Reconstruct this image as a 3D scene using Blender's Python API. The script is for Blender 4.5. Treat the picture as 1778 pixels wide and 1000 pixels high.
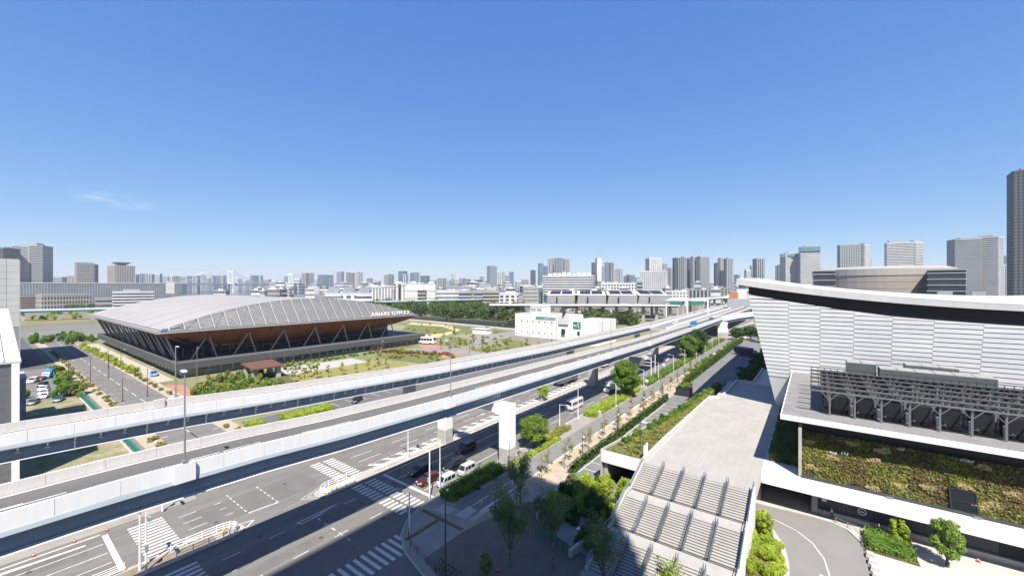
import bpy, math, random
from mathutils import Vector, Matrix
R = random.Random(11)
sc = bpy.context.scene
for o in list(bpy.data.objects): bpy.data.objects.remove(o)
col = sc.collection
rad = math.radians

# ---------------------------------------------------------------- camera
# world axes follow the main road: x = across the road (+ towards the arena), y = along the road, z = up
CAMH = 35.0; FPX = 700.0; CXP = 889.0; HYP = 497.0
cd = bpy.data.cameras.new('camera'); cam = bpy.data.objects.new('camera', cd); col.objects.link(cam)
cam.location = (0, 0, CAMH); cam.rotation_euler = (math.pi/2, 0, math.asin(.6))
cd.sensor_width = 36; cd.lens = 36*FPX/1778; cd.shift_y = -3/1778
cd.clip_start = .5; cd.clip_end = 250000
sc.camera = cam

# ---------------------------------------------------------------- sky, sun, exposure
SUN_EL = rad(56.0); SHD = Vector((-.669, .743))          # direction in which shadows fall
w = bpy.data.worlds.new('World'); sc.world = w; w.use_nodes = True
nt = w.node_tree; bg = nt.nodes['Background']
sky = nt.nodes.new('ShaderNodeTexSky'); sky.sky_type = 'NISHITA'; sky.sun_disc = False
sky.sun_elevation = SUN_EL
sky.sun_rotation = math.atan2(-SHD.x, -SHD.y)
sky.altitude = 0; sky.air_density = .85; sky.dust_density = .05; sky.ozone_density = 4
# the sky's colour response, as the photograph's camera renders a clear sky: one curve per channel, the same all round
sep = nt.nodes.new('ShaderNodeSeparateColor'); nt.links.new(sky.outputs[0], sep.inputs[0]); grade = nt.nodes.new('ShaderNodeCombineColor')
for i_, (g_, k_) in enumerate(((.884, .084), (.664, .131), (.323, .305))):
    pw = nt.nodes.new('ShaderNodeMath'); pw.operation = 'POWER'; pw.inputs[1].default_value = g_; nt.links.new(sep.outputs[i_], pw.inputs[0])
    ml = nt.nodes.new('ShaderNodeMath'); ml.operation = 'MULTIPLY'; ml.inputs[1].default_value = k_/.1; nt.links.new(pw.outputs[0], ml.inputs[0]); nt.links.new(ml.outputs[0], grade.inputs[i_])
# one wisp of cirrus low over the left-hand skyline
cz = nt.nodes.new('ShaderNodeTexCoord'); cmp_ = nt.nodes.new('ShaderNodeMapping'); cmp_.inputs['Rotation'].default_value = (0, 0, -math.asin(.6))
nt.links.new(cz.outputs['Generated'], cmp_.inputs[0]); sx = nt.nodes.new('ShaderNodeSeparateXYZ'); nt.links.new(cmp_.outputs[0], sx.inputs[0])
def mth(op, a, b=None):
    n_ = nt.nodes.new('ShaderNodeMath'); n_.operation = op
    for i_, v_ in enumerate((a, b)):
        if v_ is None: continue
        if isinstance(v_, (int, float)): n_.inputs[i_].default_value = v_
        else: nt.links.new(v_, n_.inputs[i_])
    return n_.outputs[0]
cu_ = mth('DIVIDE', sx.outputs[0], sx.outputs[1]); cv_ = mth('DIVIDE', sx.outputs[2], sx.outputs[1])
du = mth('SUBTRACT', cu_, -1.0); dv_ = mth('ADD', mth('SUBTRACT', cv_, .215), mth('MULTIPLY', du, .16))
gz = mth('ADD', mth('POWER', mth('DIVIDE', du, .13), 2.), mth('POWER', mth('DIVIDE', dv_, .022), 2.))
fall = mth('MAXIMUM', mth('SUBTRACT', 1., gz), 0.)
cmb = nt.nodes.new('ShaderNodeCombineXYZ'); nt.links.new(mth('MULTIPLY', cu_, 14.), cmb.inputs[0]); nt.links.new(mth('ADD', mth('MULTIPLY', cv_, 60.), mth('MULTIPLY', cu_, 9.)), cmb.inputs[1])
cn_ = nt.nodes.new('ShaderNodeTexNoise'); cn_.inputs['Scale'].default_value = 1.; cn_.inputs['Detail'].default_value = 6; nt.links.new(cmb.outputs[0], cn_.inputs[0])
front = mth('GREATER_THAN', sx.outputs[1], .05)
cf = mth('MULTIPLY', mth('MULTIPLY', mth('MULTIPLY', fall, mth('MAXIMUM', mth('SUBTRACT', cn_.outputs[0], .38), 0.)), 1.0), front)
cm = nt.nodes.new('ShaderNodeMix'); cm.data_type = 'RGBA'; nt.links.new(cf, cm.inputs[0]); nt.links.new(grade.outputs[0], cm.inputs[6]); cm.inputs[7].default_value = (6.2, 6.8, 7.4, 1)
nt.links.new(cm.outputs[2], bg.inputs[0]); bg.inputs[1].default_value = .078
sl = bpy.data.lights.new('sun', 'SUN'); sl.energy = 5.0; sl.angle = rad(.53); sl.color = (1, .93, .83)
sun = bpy.data.objects.new('sun', sl); col.objects.link(sun)
sd = Vector((SHD.x*math.cos(SUN_EL), SHD.y*math.cos(SUN_EL), -math.sin(SUN_EL)))
sun.rotation_euler = sd.to_track_quat('-Z', 'Y').to_euler(); sun.location = (60, -80, 200)
vs = sc.view_settings; vs.view_transform = 'Standard'; vs.look = 'None'; vs.exposure = 1.08; vs.gamma = 1
vs.use_curve_mapping = False

# ---------------------------------------------------------------- helpers
def W(X, Y, z=0.): return (.8*X-.6*Y, .6*X+.8*Y, z)                 # camera-aligned plan -> world
def P(px, py, z=0.):                                                 # photo pixel on the level z -> world
    Y = (CAMH-z)*FPX/(py-HYP); return W((px-CXP)/FPX*Y, Y, z)
def D(px, Y, z=0.): return W((px-CXP)/FPX*Y, Y, z)                   # photo column at depth Y -> world
def ZD(py, Y): return CAMH-(py-HYP)/FPX*Y                            # photo row at depth Y -> height
def lerp(tab, t):
    if t <= tab[0][0]: return tab[0][1]
    for (a, b), (c, d) in zip(tab, tab[1:]):
        if t <= c:
            s = (t-a)/(c-a); return b+(d-b)*s
    return tab[-1][1]
ORG = {}
class MB:
    def __init__(s): s.v = []; s.f = []
    def add(s, vs, fs):
        k = len(s.v); s.v += [tuple(p) for p in vs]; s.f += [tuple(k+i for i in f) for f in fs]; return s
    def hexa(s, p): return s.add(p, [(3,2,1,0),(4,5,6,7),(0,1,5,4),(1,2,6,5),(2,3,7,6),(3,0,4,7)])
    def box(s, x0, x1, y0, y1, z0, z1):
        return s.hexa([(x0,y0,z0),(x1,y0,z0),(x1,y1,z0),(x0,y1,z0),(x0,y0,z1),(x1,y0,z1),(x1,y1,z1),(x0,y1,z1)])
    def obox(s, c, sz, rz=0.):                                       # centre of base, size, turn
        a, b = math.cos(rz), math.sin(rz); hx, hy = sz[0]/2, sz[1]/2; p = []
        for z in (c[2], c[2]+sz[2]):
            for x, y in ((-hx,-hy),(hx,-hy),(hx,hy),(-hx,hy)): p.append((c[0]+a*x-b*y, c[1]+b*x+a*y, z))
        return s.hexa(p)
    def prism(s, poly, z0, z1):
        n = len(poly); k = [(x, y, z0) for x, y in poly]+[(x, y, z1) for x, y in poly]
        return s.add(k, [tuple(range(n-1, -1, -1)), tuple(range(n, 2*n))]+[(i, (i+1) % n, n+(i+1) % n, n+i) for i in range(n)])
    def poly(s, pts): return s.add(pts, [tuple(range(len(pts)))])
    def loft(s, rings, closed=True, caps=True):
        n = len(rings[0]); k = len(s.v)
        for r in rings: s.v += [tuple(p) for p in r]
        for i in range(len(rings)-1):
            for j in range(n if closed else n-1):
                a = k+i*n+j; b = k+i*n+(j+1) % n; s.f.append((a, b, b+n, a+n))
        if caps and closed:
            s.f.append(tuple(k+n-1-j for j in range(n))); s.f.append(tuple(k+(len(rings)-1)*n+j for j in range(n)))
        return s
    def tube(s, p, q, r0, r1=None, n=6):
        if r1 is None: r1 = r0
        p, q = Vector(p), Vector(q); d = (q-p)
        if d.length < 1e-5: return s
        d.normalize(); u = d.orthogonal().normalized(); v = d.cross(u)
        rg = lambda c, r: [c+(u*math.cos(2*math.pi*i/n)+v*math.sin(2*math.pi*i/n))*r for i in range(n)]
        return s.loft([rg(p, r0), rg(q, r1)])
    def path(s, pts, r, n=5):
        for a, b in zip(pts, pts[1:]): s.tube(a, b, r, r, n)
        return s
    def grid(s, fn, us, vs):
        k = len(s.v); m = len(vs)
        for u in us:
            for v in vs: s.v.append(tuple(fn(u, v)))
        for i in range(len(us)-1):
            for j in range(m-1):
                a = k+i*m+j; s.f.append((a, a+m, a+m+1, a+1))
        return s
    def xf(s, M):
        s.v = [tuple(M @ Vector(p)) for p in s.v]; return s
    def merge(s, o): return s.add(o.v, o.f)
    def build(s, name, mat, parent=None, smooth=False, kind=None, label=None, loc=None):
        me = bpy.data.meshes.new(name)
        o0 = Vector(ORG.get(parent.name, (0,0,0))) if parent else Vector(loc or (0,0,0))
        me.from_pydata([(x-o0.x, y-o0.y, z-o0.z) for x, y, z in s.v], [], s.f)
        if smooth: me.polygons.foreach_set('use_smooth', [True]*len(me.polygons))
        me.materials.append(mat); me.update()
        ob = bpy.data.objects.new(name, me); col.objects.link(ob)
        if parent: ob.parent = parent
        else: ob.location = o0
        ORG[ob.name] = tuple(o0)
        if kind: ob['kind'] = kind
        if label: ob['label'] = label
        return ob
def tag(o, label, cat, group=None):
    o['label'] = label; o['category'] = cat
    if group: o['group'] = group
    return o
def thing(name, label, cat, loc=(0,0,0), group=None):
    o = bpy.data.objects.new(name, None); col.objects.link(o); o.location = loc; o.empty_display_size = .3
    ORG[o.name] = tuple(loc); return tag(o, label, cat, group)
def put(o, parent, loc=(0,0,0), rz=0.):                               # a further copy of a part, sharing its mesh
    c = o.copy(); col.objects.link(c); c.parent = parent; c.location = loc; c.rotation_euler = (0,0,rz); return c
def copy_tree(src, loc=None, rz=0., label=None, group=None, scale=None, mats=None, parent=None):
    c = src.copy(); col.objects.link(c)
    if parent is not None: c.parent = parent
    if loc is not None: c.location = loc; c.rotation_euler = (0,0,rz)
    if scale is not None: c.scale = (scale,)*3 if isinstance(scale, (int, float)) else scale
    if label: c['label'] = label
    if group: c['group'] = group
    if mats and c.type == 'MESH':
        k = c.name.split('.')[0]
        if k in mats: c.material_slots[0].link = 'OBJECT'; c.material_slots[0].material = mats[k]
    for ch in src.children: copy_tree(ch, mats=mats, parent=c)
    return c

# ---------------------------------------------------------------- materials
MT = {}
def mat(name, c, rough=.7, var=.12, scale=.6, metal=0., bump=0., c2=None, stretch=(1,1,1), spec=.4, emit=None, fine=0.):
    if name in MT: return MT[name]
    m = bpy.data.materials.new(name); m.use_nodes = True; n = m.node_tree.nodes; l = m.node_tree.links
    b = n['Principled BSDF']; b.inputs['Roughness'].default_value = rough; b.inputs['Metallic'].default_value = metal
    b.inputs['Specular IOR Level'].default_value = spec
    kf = .77 if any(q in name for q in ('white', 'arena', 'parapet', 'fascia', 'bridge', 'paint')) else .65     # white coats stay bright, the rest is a touch deeper
    c = tuple(x*kf for x in c[:3])+(1,)
    if c2: c2 = tuple(x*kf for x in c2[:3])
    if var > 0 or c2:
        g = n.new('ShaderNodeNewGeometry'); mp = n.new('ShaderNodeMapping'); mp.inputs['Scale'].default_value = stretch
        t = n.new('ShaderNodeTexNoise'); t.inputs['Scale'].default_value = scale; t.inputs['Detail'].default_value = 5
        t.inputs['Roughness'].default_value = .62
        l.new(g.outputs['Position'], mp.inputs[0]); l.new(mp.outputs[0], t.inputs[0])
        r = n.new('ShaderNodeValToRGB'); r.color_ramp.elements[0].position = .32; r.color_ramp.elements[1].position = .68
        a = c2 or tuple(max(0, x*(1-var)) for x in c[:3]); e = c if c2 else tuple(min(1, x*(1+var)) for x in c[:3])
        r.color_ramp.elements[0].color = tuple(a[:3])+(1,); r.color_ramp.elements[1].color = tuple(e[:3])+(1,)
        l.new(t.outputs[0], r.inputs[0]); out = r.outputs[0]
        if fine > 0:
            t2 = n.new('ShaderNodeTexNoise'); t2.inputs['Scale'].default_value = 9; t2.inputs['Detail'].default_value = 3
            l.new(mp.outputs[0], t2.inputs[0])
            mr = n.new('ShaderNodeMapRange'); mr.inputs[1].default_value = .3; mr.inputs[2].default_value = .7
            mr.inputs[3].default_value = 1-fine; mr.inputs[4].default_value = 1+fine
            l.new(t2.outputs[0], mr.inputs[0])
            mx = n.new('ShaderNodeVectorMath'); mx.operation = 'SCALE'
            l.new(out, mx.inputs[0]); l.new(mr.outputs[0], mx.inputs['Scale']); out = mx.outputs[0]
        l.new(out, b.inputs['Base Color'])
        if bump > 0:
            bp = n.new('ShaderNodeBump'); bp.inputs['Strength'].default_value = bump; bp.inputs['Distance'].default_value = .05
            t3 = n.new('ShaderNodeTexNoise'); t3.inputs['Scale'].default_value = scale*9; l.new(mp.outputs[0], t3.inputs[0])
            l.new(t3.outputs[0], bp.inputs['Height']); l.new(bp.outputs[0], b.inputs['Normal'])
    else: b.inputs['Base Color'].default_value = c
    if emit: b.inputs['Emission Color'].default_value = tuple(emit)+(1,); b.inputs['Emission Strength'].default_value = 1
    MT[name] = m; return m
def leafmat(name, c, c2, scale=.9, trans=.35):
    m = bpy.data.materials.new(name); m.use_nodes = True; n = m.node_tree.nodes; l = m.node_tree.links
    b = n['Principled BSDF']; b.inputs['Roughness'].default_value = .55; b.inputs['Specular IOR Level'].default_value = .3
    g = n.new('ShaderNodeNewGeometry'); t = n.new('ShaderNodeTexNoise'); t.inputs['Scale'].default_value = scale; t.inputs['Detail'].default_value = 6
    l.new(g.outputs['Position'], t.inputs[0]); r = n.new('ShaderNodeValToRGB')
    r.color_ramp.elements[0].position = .3; r.color_ramp.elements[1].position = .7
    r.color_ramp.elements[0].color = tuple(c)+(1,); r.color_ramp.elements[1].color = tuple(c2)+(1,)
    l.new(t.outputs[0], r.inputs[0]); l.new(r.outputs[0], b.inputs['Base Color'])
    tr = n.new('ShaderNodeBsdfTranslucent'); l.new(r.outputs[0], tr.inputs[0])
    mx = n.new('ShaderNodeMixShader'); mx.inputs[0].default_value = trans
    l.new(b.outputs[0], mx.inputs[1]); l.new(tr.outputs[0], mx.inputs[2]); l.new(mx.outputs[0], n['Material Output'].inputs[0])
    MT[name] = m; return m
ASPH = mat('asphalt', (.205,.198,.185), .9, .16, .5, fine=.14, bump=.2, stretch=(1,.06,1))
ASPH2 = mat('asphalt_highway', (.155,.152,.145), .9, .1, .2, fine=.12, stretch=(1,.15,1))
PAINT = mat('road_paint', (.74,.74,.72), .7, .14, 2.2, c2=(.5,.5,.485), fine=.14)
PAVE = mat('pavement_concrete', (.36,.34,.31), .85, .12, .4, fine=.08)
PAVEB = mat('pavement_beige', (.5,.42,.33), .85, .14, .5, fine=.1)
PLAZA = mat('plaza_paving', (.455,.435,.40), .8, .08, .25, fine=.06)
KERB = mat('kerb_concrete', (.52,.51,.48), .85, .12, 1.2)
GROUND = mat('ground_city', (.25,.24,.215), .95, .2, .01, c2=(.15,.16,.115))
GRASSG = mat('grass_green', (.13,.17,.04), .95, .2, .25, c2=(.22,.2,.07), fine=.25, bump=.6)
GRASSY = mat('lawn_golden', (.36,.30,.11), .95, .2, .12, c2=(.24,.25,.07), fine=.2, bump=.6)
SOIL = mat('soil', (.13,.09,.055), .95, .3, .8, bump=.6)
REDPAV = mat('red_paving', (.5,.24,.17), .85, .18, .6, fine=.12)
GREENPAV = mat('green_court', (.05,.25,.17), .8, .15, .5)
CONC = mat('concrete', (.55,.53,.49), .85, .12, .4, bump=.15)
CONCW = mat('concrete_pale', (.70,.68,.64), .8, .1, .5, bump=.1)
STEELW = mat('painted_steel_white', (.90,.90,.89), .45, .05, .7)
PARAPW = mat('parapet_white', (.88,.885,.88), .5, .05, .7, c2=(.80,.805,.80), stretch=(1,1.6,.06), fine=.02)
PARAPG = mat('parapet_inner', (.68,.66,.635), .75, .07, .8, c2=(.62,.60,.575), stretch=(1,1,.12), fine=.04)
STEELB = mat('girder_blue', (.28,.38,.48), .45, .12, .5, stretch=(1,.3,1))
STEELG = mat('steel_grey', (.27,.29,.31), .4, .12, 1., metal=.5)
STEELD = mat('steel_dark', (.07,.08,.09), .45, .15, 1.)
GALV = mat('galvanised', (.45,.47,.48), .4, .12, 2., metal=.5)
WHITE = mat('white_paint', (.88,.88,.88), .5, .05, .5)
BLACK = mat('black', (.012,.012,.014), .6, 0)
GLASSD = mat('glass_dark', (.02,.03,.04), .08, 0, spec=.8)
GLASSB = mat('glass_blue', (.05,.10,.15), .08, .2, .05, spec=.9)
GLASSF = mat('glass_far', (.10,.14,.18), .15, .25, .03, spec=.8)
RUBBER = mat('rubber', (.015,.015,.015), .8, 0)
CHROME = mat('chrome', (.6,.6,.6), .2, 0, metal=.9)
LAMPG = mat('lamp_glass', (.75,.77,.78), .2, 0, spec=.8)
REDL = mat('lamp_red', (.5,.02,.02), .2, 0, spec=.8)
ORANGE = mat('orange_plastic', (.6,.07,.03), .5, .1, 3)
YELLOW = mat('yellow_paint', (.7,.45,.05), .6, .1, 2)
BARK = mat('bark', (.12,.085,.06), .9, .3, 3, bump=.8)
BARKP = mat('bark_pale', (.24,.2,.15), .9, .3, 3, bump=.8)
LEAF = leafmat('leaf_green', (.05,.115,.014), (.17,.28,.035), .5)
LEAFL = leafmat('leaf_light', (.17,.26,.02), (.40,.47,.055), .8)
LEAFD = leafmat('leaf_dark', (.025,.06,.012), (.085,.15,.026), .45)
LEAFO = leafmat('leaf_olive', (.14,.17,.03), (.31,.31,.07), .8)
LEAFR = leafmat('leaf_rust', (.16,.06,.02), (.26,.14,.04), .7)
LEAFW = leafmat('leaf_wood', (.03,.065,.015), (.13,.18,.03), .035)
STRAW = leafmat('straw', (.36,.28,.12), (.52,.42,.22), 1.5)
# ================================================================ the setting: ground, roads, pavements, markings
def patch(name, pts, z, m, parent=None):
    o = MB().poly([(p[0], p[1], z) for p in pts]).build(name, m, parent)
    if not parent: o['kind'] = 'structure'
    return o
def rect(a, b, c, d): return [(a, c), (b, c), (b, d), (a, d)]
def slab(name, pts, z0, z1, m, parent=None):
    o = MB().prism([(p[0], p[1]) for p in pts], z0, z1).build(name, m, parent)
    if not parent: o['kind'] = 'structure'
    return o
patch('ground', rect(-60000, 60000, -60000, 60000), -.08, GROUND)
WATER = mat('bay_water', (.05,.09,.12), .12, .1, .02, spec=.7)
q = [D(-400, 1500), D(820, 1700), D(820, 3300), D(-400, 3300)]
patch('bay_water', q, -.03, WATER)
road = patch('main_road', rect(-81.5, -10, -90, 900), 0, ASPH)
street = patch('side_street', rect(-430, -81.5, 25.5, 36.5), 0, ASPH)
# tar seams and patched asphalt, a slightly different mix
ASPHP = mat('asphalt_patch', (.182,.177,.167), .9, .12, .3, fine=.12)
for a, b, c, d in ((-79, -75.8, -40, 9), (-74, -72.6, 46, 150), (-63, -61.2, 46, 120), (-60, -57.6, 14, 36), (-57, -53.8, 60, 140), (-77, -70, 19, 37), (-56, -54, -10, 30), (-80.6, -78, 46, 200)):
    patch('asphalt_patch', rect(a, b, c, d), .003, ASPHP, road)
# pavements ------------------------------------------------------
kerb_line = [(-50.3, 900), (-50.3, 47), (-49.9, 42.5), (-48.6, 38.8), (-46.4, 36), (-43, 34), (-38, 32.7), (-30, 32.2), (-9, 32.2)]
pav = slab('pavement', kerb_line+[(-9, 57.5), (-22.6, 57.5), (-22.6, 66), (-30, 66), (-30, 900)], -.05, .13, PAVE)
k = MB()
for a, b in zip(kerb_line, kerb_line[1:]):
    d = (Vector(b)-Vector(a)).normalized(); nn = Vector((d.y, -d.x)) if True else 0
    L = (Vector(b)-Vector(a)).length
    k.hexa([(a[0]-nn.x*.02, a[1]-nn.y*.02, 0), (b[0]-nn.x*.02, b[1]-nn.y*.02, 0), (b[0]+nn.x*.2, b[1]+nn.y*.2, 0), (a[0]+nn.x*.2, a[1]+nn.y*.2, 0)]
           + [(a[0]-nn.x*.02, a[1]-nn.y*.02, .145), (b[0]-nn.x*.02, b[1]-nn.y*.02, .145), (b[0]+nn.x*.2, b[1]+nn.y*.2, .145), (a[0]+nn.x*.2, a[1]+nn.y*.2, .145)])
k.build('kerb', KERB, pav)
patch('cycle_path', rect(-45.8, -41.6, 45.5, 330), .134, mat('path_grey', (.24,.235,.225), .9, .1, .3, fine=.1))
patch('paved_strip', rect(-41.3, -36.4, 60, 330), .134, PAVEB)
patch('path_line', rect(-41.6, -41.3, 47, 330), .138, PAINT, pav)
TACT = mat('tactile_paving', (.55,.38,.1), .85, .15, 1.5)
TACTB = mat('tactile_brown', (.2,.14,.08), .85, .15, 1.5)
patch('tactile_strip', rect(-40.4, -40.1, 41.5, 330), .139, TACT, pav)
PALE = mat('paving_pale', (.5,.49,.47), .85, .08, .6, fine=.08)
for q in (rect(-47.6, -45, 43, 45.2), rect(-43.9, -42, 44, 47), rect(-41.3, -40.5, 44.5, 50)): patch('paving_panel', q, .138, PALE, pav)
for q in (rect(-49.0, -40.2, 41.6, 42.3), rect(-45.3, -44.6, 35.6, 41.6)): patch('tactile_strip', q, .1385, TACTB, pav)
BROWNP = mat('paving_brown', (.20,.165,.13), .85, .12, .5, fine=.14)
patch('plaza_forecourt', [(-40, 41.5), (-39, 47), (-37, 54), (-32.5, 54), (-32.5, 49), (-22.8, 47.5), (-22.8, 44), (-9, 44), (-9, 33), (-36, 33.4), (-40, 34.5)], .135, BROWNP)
# raised medians -------------------------------------------------
def nose(n0, n1, t0, sgn, r=2.2):
    m = (n0+n1)/2; h = (n1-n0)/2
    return [(m-h*math.cos(a), t0-sgn*r*math.sin(a)) for a in [math.pi*i/8 for i in range(9)]]
isl = [(-67.9, 900)]+nose(-67.9, -64.9, 36, 1, 2)+[(-64.9, 900)]
med = slab('median_island', isl, -.05, .16, mat('median_paving', (.5,.46,.41), .85, .12, .6, fine=.1))
isl2 = [(-67.9, -90)]+nose(-67.9, -64.9, 21.5, -1, 2)+[(-64.9, -90)]
med2 = slab('median_island', isl2, -.05, .16, MT['median_paving'])
for mm, pts in ((med, isl), (med2, isl2)):
    k = MB()
    for a, b in zip(pts, pts[1:]):
        k.tube((a[0], a[1], .12), (b[0], b[1], .12), .1, .1, 4)
    k.build('kerb', KERB, mm)
patch('soil_strip', rect(-67.4, -65.6, -60, 20), .165, mat('dry_soil', (.3,.24,.18), .95, .2, 1, bump=.5), med2)
# west pavements
slab('pavement', rect(-88, -81.3, 38, 900), -.05, .13, PAVE)
slab('pavement', rect(-88, -81.3, -90, 22), -.05, .13, PAVE)
slab('pavement', rect(-430, -88, 22, 25.6), -.05, .13, PAVEB)
slab('pavement', rect(-430, -88, 36.4, 40), -.05, .13, PAVEB)
# markings -------------------------------------------------------
ZM = .006
def line(m, n0, n1, t0, t1): m.poly([(n0, t0, ZM), (n1, t0, ZM), (n1, t1, ZM), (n0, t1, ZM)])
def seg(m, a, b, wd):
    a, b = Vector(a), Vector(b); d = (b-a).normalized(); q = Vector((-d.y, d.x))*wd/2
    m.poly([(*(a-q), ZM), (*(b-q), ZM), (*(b+q), ZM), (*(a+q), ZM)])
def mark(name, m): return m.build(name, PAINT, road)
m = MB(); x = -79.3
while x < -68.3:
    line(m, x, x+.45, 13.2, 17.1); x += .9
mark('crosswalk', m)
for n0, n1 in ((-78.7, -68.6), (-64.3, -51)):
    m = MB(); x = n0; i = 0
    while x < n1:
        line(m, x, x+.5, 39.2, 41.2); line(m, x+.15, x+.65, 41.7, 43.9); x += 1.0
    mark('crosswalk', m)
m = MB(); y = 20.5
while y < 35.2:
    line(m, -47.2, -43.0, y, y+.5); y += 1.05
mark('crosswalk', m)
m = MB(); y = 20.5
while y < 36.6:
    line(m, -86.8, -83.0, y, y+.5); y += 1.05
mark('crosswalk', m)
m = MB(); x = -63
while x < -52:
    line(m, x, x+.5, 13.2, 17); x += 1
mark('crosswalk', m)
m = MB(); line(m, -80, -68.4, 10.7, 11.3); mark('stop_line', m)
m = MB(); line(m, -64.2, -50.6, 45.4, 46); mark('stop_line', m)
def dashed(n, t0, t1, on=5, off=5, wd=.16):
    m = MB(); t = t0
    while t < t1: line(m, n-wd/2, n+wd/2, t, min(t+on, t1)); t += on+off
    mark('lane_line', m)
for n in (-77.3, -74.3, -71.4): m = MB(); line(m, n-.08, n+.08, -60, 10.5); mark('lane_line', m)
for n in (-75.7, -72.7): dashed(n, 46, 700)
for n in (-60.7,): m = MB(); line(m, n-.08, n+.08, 46.4, 76); mark('lane_line', m); dashed(n, 80, 700)
for n in (-57.2, -53.6): m = MB(); line(m, n-.08, n+.08, 46.4, 72); mark('lane_line', m); dashed(n, 78, 700)
for n in (-80.6, -70, -64.2, -50.8): m = MB(); line(m, n-.07, n+.07, 46.4, 700); mark('edge_line', m)
m = MB(); line(m, -80.7, -80.4, -60, 10.6); line(m, -68.6, -68.4, -60, 10.6); mark('edge_line', m)
for n, a in ((-77, 18.5), (-74.5, 18.5), (-72, 18.5)): dashed(n, a, 24, 2.2, 2.4, .14)
for n in (-60.6, -57.2, -53.6): dashed(n, 19, 38, 2.0, 3.6, .14)
# right-turn waiting boxes: dashes, then a solid end
m = MB()
for i in range(6): line(m, -79+i*1.5, -79+i*1.5+.8, 25.3, 25.45); line(m, -78+i*1.5, -78+i*1.5+.8, 29.5, 29.65)
seg(m, (-70, 25.4), (-69.6, 29.6), .25); mark('turn_box', m)
m = MB()
for i in range(5): line(m, -60+i*2, -59.1+i*2, 31, 31.2)
mark('turn_guide', m)
# white wedges and hatched fillers before the stop line
m = MB(); m.poly([(-79.5, 2, ZM), (-79.0, 9, ZM), (-78.6, 9, ZM), (-78.9, 0, ZM)]); m.poly([(-76.1, -3, ZM), (-75.9, 4, ZM), (-75.6, 4, ZM), (-75.7, -3, ZM)])
m.poly([(-73, -3, ZM), (-72.8, 5, ZM), (-72.5, 5, ZM), (-72.6, -3, ZM)]); mark('lane_wedge', m)
def tri_outline(pts, wd=.22):
    m = MB()
    for a, b in zip(pts, pts[1:]+pts[:1]): seg(m, a, b, wd)
    mark('island_marking', m)
tri_outline([(-69.4, 16), (-67.3, 25.2), (-66.1, 23.8)], .2)
tri_outline([(-61.6, 35.6), (-60.4, 29), (-61.2, 28.6)], .2)
tri_outline([(-69.0, 36), (-67.6, 32.2), (-65.2, 34.4), (-65.8, 34.8), (-67.4, 33.2), (-68.4, 36)], .12)
# hatching beside the median
m = MB(); t = 46
while t < 300:
    m.poly([(-69.9, t, ZM), (-69.9, t+1.1, ZM), (-68.1, t+2.6, ZM), (-68.1, t+1.5, ZM)][::-1]); t += 3.3
mark('median_hatching', m)
m = MB(); t = 90
while t < 300:
    m.poly([(-64.8, t, ZM), (-64.8, t+.9, ZM), (-63.6, t+2, ZM), (-63.6, t+1.1, ZM)][::-1]); t += 3.2
mark('median_hatching', m)
MH = mat('manhole_iron', (.09,.088,.085), .7, .2, 4)
for n_, t_ in ((-75.2, 33), (-71, 21.5), (-62.2, 24), (-58.7, 37.6), (-55, 29), (-61.8, 68), (-58, 82), (-55.2, 92), (-74.3, 58), (-77, 4), (-71, 76), (-52, 37)):
    MB().prism([(n_+.33*math.cos(k_*.5236), t_+.33*math.sin(k_*.5236)) for k_ in range(12)], .002, .008).build('manhole_cover', MH, road)
def arrow(n, t, up=-1, L=5):
    m = MB(); line(m, n-.08, n+.08, t, t+L*.62) if up > 0 else line(m, n-.08, n+.08, t-L*.62, t)
    q = t+up*L*.6; m.poly([(n-.45, q, ZM), (n+.45, q, ZM), (n, q+up*L*.38, ZM)][::1 if up < 0 else -1]); mark('lane_arrow', m)
for n, t in ((-55.4, 58), (-59, 66), (-55.4, 84), (-59, 96)): arrow(n, t, -1)
for n, t in ((-75.8, 70), (-72.7, 80)): arrow(n, t, 1)
m = MB()
for n0 in range(-420, -92, 12): line(m, n0, n0+7, 30.9, 31.1)
line(m, -160, -92, 30.9, 31.1)
for n0 in range(-400, -92, 9): line(m, n0, n0+.3, 26, 27.1); line(m, n0+3, n0+3.3, 35, 36.2)
m.build('lane_line', PAINT, street)
m = MB(); line(m, -91.8, -91.3, 26, 31); m.build('stop_line', PAINT, street)
# gym park ground ------------------------------------------------
patch('park_ground', rect(-420, -88, 40, 420), -.02, mat('park_sand', (.36,.32,.22), .95, .15, .03, c2=(.17,.20,.07), fine=.15))
def px(pts, z=0): return [P(a, b, z) for a, b in pts]
patch('lawn', px([(486,655),(560,638),(628,622),(712,632),(690,647),(600,668),(520,682)]), .01, GRASSY)
patch('lawn', px([(648,620),(700,607),(780,625),(742,633)]), .014, GRASSG)
patch('planting_bed', px([(322,680),(345,665),(480,640),(500,648),(520,680),(360,712)]), .012, mat('bed_green', (.10,.12,.035), .95, .2, .4, c2=(.17,.15,.05), fine=.25, bump=.7))
patch('gym_walk', rect(-350, -191, 40.05, 44.8), .009, mat('walk_pale', (.52,.48,.42), .85, .08, .3, fine=.06))
patch('red_forecourt', px([(288,668),(322,668),(338,686),(330,700),(300,702)]), .016, REDPAV)
patch('red_path', px([(728,601),(752,597),(822,612),(770,622)]), .016, REDPAV)
patch('shared_path', px([(484,640),(610,622),(640,628),(500,652)]), .018, PALE)
patch('park_lawn', px([(690,580),(705,567),(760,566),(785,573),(760,583),(720,590)]), .01, GRASSG)
SAND = mat('yellow_path', (.62,.5,.27), .9, .1, .3)
r0 = px([(690,590),(700,583),(765,579),(790,574),(768,567),(706,563),(712,560),(780,564),(800,573),(770,584),(720,594)])
patch('yellow_path', r0, .02, SAND)
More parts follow.
